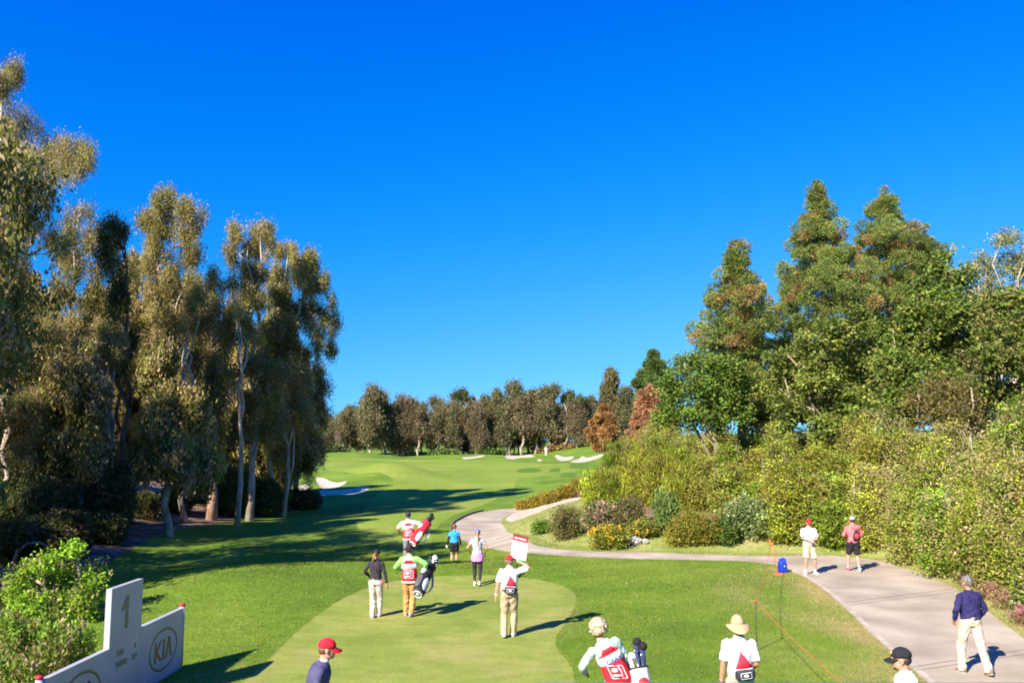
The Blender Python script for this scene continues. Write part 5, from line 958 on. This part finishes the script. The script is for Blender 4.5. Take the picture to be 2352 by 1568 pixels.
# ------------------------------------------------------------------ tee sign
def tee_sign():
    F = hit(416, 1533); dirv = V3(-.0385, -1, 0).normalized()            # from the far end towards the camera
    root = empty('tee_sign', (F.x, F.y, F.z), label='white stepped tee sign board with a bronze 1 and oval logos at the lower left', cat='sign')
    ax = -dirv; nrm = ax.cross(V3(0, 0, 1)); M3 = Matrix((ax, V3(0, 0, 1), nrm)).transposed()      # local: x along the board (to the far end), y up, z out of the face
    root.rotation_euler = M3.to_euler(); th = .05
    W_ = noise_mat('sign_white', (.34, .34, .36), (.39, .39, .41), scale=1.5, rough=.45, bump=.03); BZ = noise_mat('sign_bronze', (.17, .105, .025), (.23, .15, .04), scale=20, rough=.4, bump=0); OLV = noise_mat('sign_olive', (.15, .15, .08), (.20, .20, .11), scale=20, rough=.5, bump=0)
    for nm, x0, x1, h in (('right_panel', -1.80, 0, 1.14), ('tall_panel', -2.93, -1.803, 1.98), ('left_panel', -4.75, -2.933, 1.03)):
        G = Geo(); G.box(((x0 + x1) / 2, h / 2 - .04, -th), ((x1 - x0) / 2, h / 2 + .04, th)); G.obj(nm.split('_')[1] if 0 else {'right_panel': 'logo_panel', 'tall_panel': 'hole_panel', 'left_panel': 'logo_panel'}[nm], W_, root, False, .006)
    for x in (.06, -4.82):
        G = Geo(); G.loft([V3(x, -.05, -th), V3(x, 1.16 if x > 0 else 1.05, -th)], [.052, .052], n=14); p = G.obj('post', W_, root); z = 1.16 if x > 0 else 1.05; G = Geo(); G.loft([V3(x, z, -th), V3(x, z + .05, -th)], [.056, .056], n=14); G.obj('red_cap', mr, p)
    for cx_, cy_ in ((-.84, .55), (-3.75, .50)):
        G = Geo(); a, b_ = .58, .36; pts = [V3(cx_ + math.cos(t) * a, cy_ + math.sin(t) * b_, .0) for t in [6.2832 * k / 48 for k in range(49)]]
        G.loft(pts, [(.022, .008)] * 49, n=6, up=(0, 1, 0)); ring = G.obj('logo_ring', BZ, root)
        G = Geo()
        def bar(x0, y0, x1, y1, w=.045):
            d = V3(x1 - x0, y1 - y0, 0).normalized(); s_ = V3(0, 1, 0).cross(V3(0, 0, 1)) * w
            a0, a1 = V3(cx_ + x0, cy_ + y0, 0), V3(cx_ + x1, cy_ + y1, 0); vs = [a0 - s_, a0 + s_, a1 + s_, a1 - s_]; vs = [v + V3(0, 0, -.004) for v in vs] + [v + V3(0, 0, .007) for v in vs]
            G.add(vs, [(4, 5, 6, 7), (0, 3, 2, 1), (0, 1, 5, 4), (1, 2, 6, 5), (2, 3, 7, 6), (3, 0, 4, 7)])
        h_ = .185; bar(-.34, -h_, -.34, h_, .038); bar(-.30, .0, -.13, h_, .038); bar(-.30, .0, -.11, -h_, .040); bar(.0, -h_, .0, h_, .038); bar(.11, -h_, .22, h_, .036); bar(.33, -h_, .22, h_, .036)
        G.obj('logo_letters', BZ, root, False)
    G = Geo(); vs = [(-.035, -.27), (.055, -.27), (.055, .27), (-.01, .27), (-.17, .10), (-.17, .02), (-.035, .10)]; n = len(vs); vv = [V3(x - 2.38, y + 1.52, z) for z in (.001, .008) for x, y in vs]
    G.add(vv, [tuple(range(n, 2 * n)), tuple(range(n - 1, -1, -1))] + [(k, (k + 1) % n, n + (k + 1) % n, n + k) for k in range(n)]); G.obj('hole_number', OLV, root, False)
    for s, x, y in (('PAR', -2.55, .88), ('4', -2.02, .88), ('YARDS', -2.50, .70), ('377', -2.03, .70)): text_obj(s, .13, OLV, root, (x, y, .002), (0, 0, 0), 'sign_lettering', .004, bold=.004)
tee_sign()
# ------------------------------------------------------------------ rope line, stakes, bag, bin, rail, rock
def stake(label, base, top, c, disc=False, name='rope_stake', r=.012):
    root = empty(name, tuple(base), label=label, cat='stake', group='stakes of the gallery rope'); G = Geo(); t = Vector(top) - Vector(base); G.loft([V3(0, 0, -.05), t], [r, r], n=8); G.obj('rod', cloth(c, .5, 0), root)
    G = Geo(); pts = [t + V3(math.cos(a) * .03, math.sin(a) * .03, 0) for a in [6.2832 * k / 10 for k in range(11)]]; G.loft(pts, [.008] * 11, n=6); G.obj('rope_loop', cloth((.75, .10, .04), .5, 0), root)
    if disc: G = Geo(); G.loft([V3(0, 0, 0), V3(0, 0, .025), V3(0, 0, .04)], [.20, .18, .05], n=20); G.obj('base_plate', cloth((.72, .12, .06), .5, 0), root); G = Geo(); G.loft([t * .80, t * .84 + V3(0, 0, .02), t * 1.0], [.022, .03, .012], n=8); G.obj('orange_sleeve', cloth((.8, .14, .05), .6, .2), root)
    return root
s1 = hit(1789, 1318); t1 = at_depth(1768, 1238, s1.y); stake('orange rope stake leaning beside the blue bag at the path edge', s1, t1, (.75, .13, .06), True, r=.014)
s2 = V3(5.17, 19.0, H(5.17, 19.0)); t2 = s2 + V3(0, 0, 1.02); stake('thin dark rope stake standing behind the man in the straw hat', s2, t2, (.06, .05, .04))
s3 = V3(4.62, 12.3, H(4.62, 12.3)); t3 = s3 + V3(0, 0, 1.02); stake('nearest rope stake at the bottom edge, mostly out of frame', s3, t3, (.06, .05, .04))
s4 = V3(4.9, 8.0, H(4.9, 8.0)); t4 = s4 + V3(0, 0, 1.02)
def rope(label, a, b, sag):
    root_pts = [a.lerp(b, t) - V3(0, 0, sag * 4 * t * (1 - t)) for t in [k / 12 for k in range(13)]]; G = Geo(); G.loft([p - a for p in root_pts], [.0065] * 13, n=6); o = G.obj('rope', cloth((.50, .13, .06), .7, .2), None); o.location = a; tag(o, label, 'rope', 'orange-red gallery rope')
rope('orange-red rope from the leaning orange stake down to the thin dark stake', Vector(t1) - V3(0, 0, .25), t2, .18)
rope('orange-red rope running from the dark stake towards the bottom right', t2, t3, .05)
rope('short last piece of orange-red rope at the bottom edge', t3, t4, .05)
# blue bag
b = hit(1797, 1314); root = empty('blue_bag', (b.x, b.y, b.z), R(10), label='bright blue bag standing on the grass beside the orange stake', cat='bag')
G = Geo(); G.loft([V3(0, 0, .0), V3(0, 0, .05), V3(.01, 0, .25), V3(0, 0, .38), V3(-.02, 0, .42)], [(.13, .10), (.16, .12), (.15, .12), (.13, .09), (.09, .05)], n=18, up=(1, 0, 0), power=.8); p = G.remesh('sack', cloth((.01, .04, .42), .5, 1), root, .012, 1)
G = Geo(); [G.ell((x, -.02, z), (.05, .04, .06)) for x, z in ((-.07, .42), (.02, .44), (.09, .41))]; G.remesh('gathered_top', cloth((.01, .05, .5), .5, 1), root, .012, 1); G = Geo(); G.ell((.03, -.125, .22), (.02, .006, .02)); G.obj('white_tag', M_WHITE, p)
# small orange marker flag
b = hit(2080, 1300); root = empty('marker_flag', (b.x, b.y, b.z), label='small orange marker flag on a thin wire in the verge', cat='flag'); G = Geo(); G.loft([V3(0, 0, -.05), V3(.01, 0, .45)], [.006, .005], n=6); G.obj('wire', cloth((.1, .09, .08)), root); G = Geo(); G.box((.07, 0, .41), (.07, .003, .045)); G.obj('flag', cloth((.8, .2, .05)), root)
# green bin beside the blond caddie
b = gd(1300, 12.6); root = empty('waste_bin', (b.x, b.y, b.z), label='dark green round bin with a domed lid at the bottom edge', cat='bin')
gm_ = noise_mat('bin_green', (.005, .11, .07), (.02, .2, .13), scale=18, rough=.35, bump=.1); G = Geo(); G.loft([V3(0, 0, 0), V3(0, 0, .05), V3(0, 0, .45), V3(0, 0, .84)], [.19, .20, .215, .225], n=28); G.obj('bin_body', gm_, root); G = Geo(); G.loft([V3(0, 0, .842), V3(0, 0, .875), V3(0, 0, .90), V3(0, 0, .915)], [.24, .24, .21, .12], n=28); G.obj('lid', gm_, root)
# grandstand rail along the bottom edge
a0 = at_depth(1230, 1566.5, 5.6); a1 = at_depth(2500, 1566.5, 5.6); root = empty('handrail', (a0.x, a0.y, 0), label='teal green handrail just showing along the bottom right edge', cat='railing')
mg = cloth((.01, .13, .12), .4, 0); G = Geo(); G.loft([V3(0, 0, a0.z - .02), a1 - V3(a0.x, a0.y, .02)], [.02, .02], n=12); G.obj('top_rail', mg, root)
for x in (0.03, 1.2, 2.4, 3.5): G = Geo(); G.loft([V3(x, 0, H(a0.x + x, 5.6)), V3(x, 0, a0.z - .025)], [.018, .018], n=10); G.obj('post', mg, root)
# rocks
def rock(label, vx, vy, s, c, seed, squash=.55):
    b = hit(vx, vy); rnd = random.Random(seed); G = Geo(); G.ell((0, 0, .05), (s, s * .8, s * squash), None, 14, 9)
    G.v = [tuple(Vector(v) * rnd.uniform(.82, 1.18)) for v in G.v]; o = G.obj('rock', noise_mat('stone', tuple(v * .75 for v in c), c, scale=4, bump=.6), None, False); o.location = (b.x, b.y, b.z); o.rotation_euler[2] = rnd.uniform(0, 6); tag(o, label, 'rock')
rock('pale rock in the verge left of the round golden shrub', 1460, 1246, .34, (.42, .39, .36), 1); rock('smaller pale rock right of the larger one in the verge', 1481, 1246, .20, (.42, .39, .36), 2)
# kerb on the outside of the path bend
kp = [hit(*q) for q in [(1040, 1216), (1041, 1209), (1048, 1199), (1065, 1189), (1091, 1178), (1112, 1173)]]; kp = [V3(x, y, H(x, y)) for x, y in smoothpoly([k.xy for k in kp], False)]
G = Geo(); o_ = kp[0]; G.loft([q + V3(-.12, .05, .02) - o_ for q in kp], [(.06, .10)] * len(kp), n=8, up=(1, 0, 0), power=.5); o = G.obj('path_kerb', noise_mat('kerb', (.10, .07, .06), (.20, .15, .13), scale=6, bump=.5), None); o.location = o_; tag(o, kind='structure')
# pale edging along the near side of the path and joints across it
def strip(name, pts, w, mat, lift=.010):
    vs = []; fs = []
    for i, p in enumerate(pts):
        t = (pts[min(i + 1, len(pts) - 1)] - pts[max(i - 1, 0)]).normalized(); n = V3(-t.y, t.x, 0).normalized() * w
        for q in (p - n, p + n): vs.append((q.x, q.y, H(q.x, q.y) + lift))
    for i in range(len(pts) - 1): fs.append((2 * i, 2 * i + 2, 2 * i + 3, 2 * i + 1))
    me = bpy.data.meshes.new(name); me.from_pydata(vs, [], fs); o = link(name, me, mat, None, True); tag(o, kind='structure'); return o
def edge_pts(lst, k, off_, dens=6):
    w = smoothpoly([hit(*q).xy for q in lst], False, dens); w = [V3(x, y, 0) for x, y in w]; out = []
    for i, p in enumerate(w):
        t = (w[min(i + 1, len(w) - 1)] - w[max(i - 1, 0)]).normalized(); out.append(p + V3(-t.y, t.x, 0) * off_)
    return out
M_EDGE = noise_mat('concrete_edge', (.33, .27, .21), (.48, .41, .33), scale=2, rough=.85, bump=.2, bscale=40)
strip('path_edging', edge_pts(PATH_NEAR[17:], 0, .09), .07, M_EDGE)
M_JOINT = noise_mat('joint', (.20, .16, .14), (.28, .23, .2), scale=8, bump=.3)
def joint(a, b):
    A, B_ = hit(*a), hit(*b); strip('path_joint', [A.lerp(B_, k / 14) for k in range(15)], .011, M_JOINT, .011)
joint((1930, 1385), (2190, 1352)); joint((1938, 1391), (2205, 1357)); joint((2092, 1532), (2350, 1492)); joint((2100, 1540), (2380, 1498)); joint((1836, 1321), (1990, 1286))
# fallen branch and dead wood under the grove
for i, (pts, lab) in enumerate([([(32, 1240), (42, 1205), (60, 1188), (85, 1186), (108, 1200)], 'pale curved fallen branch at the foot of the grove, far left'), ([(385, 1200), (392, 1186), (402, 1184)], 'short pale stump in the leaf litter of the grove'), ([(300, 1182), (340, 1190), (400, 1186), (450, 1184)], 'long fallen log lying in the leaf litter of the grove')]):
    Y = [37, 50, 52][i]; P_ = [at_depth(x, y, Y) for x, y in pts]; zg = H(P_[0].x, Y); dz = zg + .05 - min(p.z for p in P_); P_ = [p + V3(0, .1 * k, dz) for k, p in enumerate(P_)]
    G = Geo(); G.loft([p - P_[0] for p in P_], [.09, .085, .07, .05, .03][:len(P_)], n=8); o = G.obj('fallen_branch', BARK_TAN, None); o.location = P_[0]; tag(o, lab, 'branch')
# grass blades over the near rough and verge
def blades(name, region, n, h, w, cols, seed, dmin, dmax, mat=None):
    rng = np.random.default_rng(seed); y = dmin * (dmax / dmin) ** rng.random(n); x = y * rng.uniform(-.62, .62, n); k = region(x, y); x, y = x[k], y[k]; z = Hn(x, y); N = len(x)
    D = rdir(N, rng) * .5 + np.array([0, 0, 1.0]); D /= np.linalg.norm(D, axis=1, keepdims=True); s = np.clip(y / 16, .8, 3.2); L = (h * (.6 + .8 * rng.random(N)) * s ** .35)[:, None]; W_ = (w * s)[:, None]
    S = np.cross(D, rdir(N, rng)); S /= np.linalg.norm(S, axis=1, keepdims=True); P = np.column_stack([x, y, z - .003]); V = np.stack([P - S * W_ / 2, P + S * W_ / 2, P + D * L], 1).reshape(-1, 3)
    pt_ = np.clip(.5 + .5 * pn(x, y, 1.1, 8) + .22 * pn(x, y, 4.5, 9), 0, 1); t = (pt_ * .8 + rng.random(N) * .25)[:, None].clip(0, 1); C = np.array(cols[0]) * (1 - t) + np.array(cols[1]) * t; m = rng.random(N) < (.05 + .85 * dryness(x, y)); C[m] = np.array(cols[2]) * (.8 + .4 * rng.random((m.sum(), 1))); o = link(name, np_mesh(name, V, np.arange(N * 3).reshape(N, 3), np.repeat(C, 3, 0)), mat or LEAF); tag(o, kind='stuff'); tag(o, {'rough_grass_blades': 'uneven uncut grass around the tee', 'verge_grass_blades': 'pale soft grass beyond the cart path'}[name], 'grass'); return o
blades('rough_grass_blades', lambda x, y: (sdist(P_TEE, x, y) < .05) & (sdist(P_PATH, x, y) < .035) & (sdist(BANK, x, y) < 0) & (x > -13), 520000, .042, .009, [(.095, .165, .018), (.245, .315, .04), (.40, .32, .14)], 5, 8.5, 48)
blades('verge_grass_blades', lambda x, y: (sdist([tuple(hit(*q).xy) for q in VERGE], x, y) > 0) & (sdist(P_PATH, x, y) < -.02), 160000, .07, .011, [(.20, .25, .05), (.33, .34, .12), (.42, .34, .18)], 6, 14, 60)
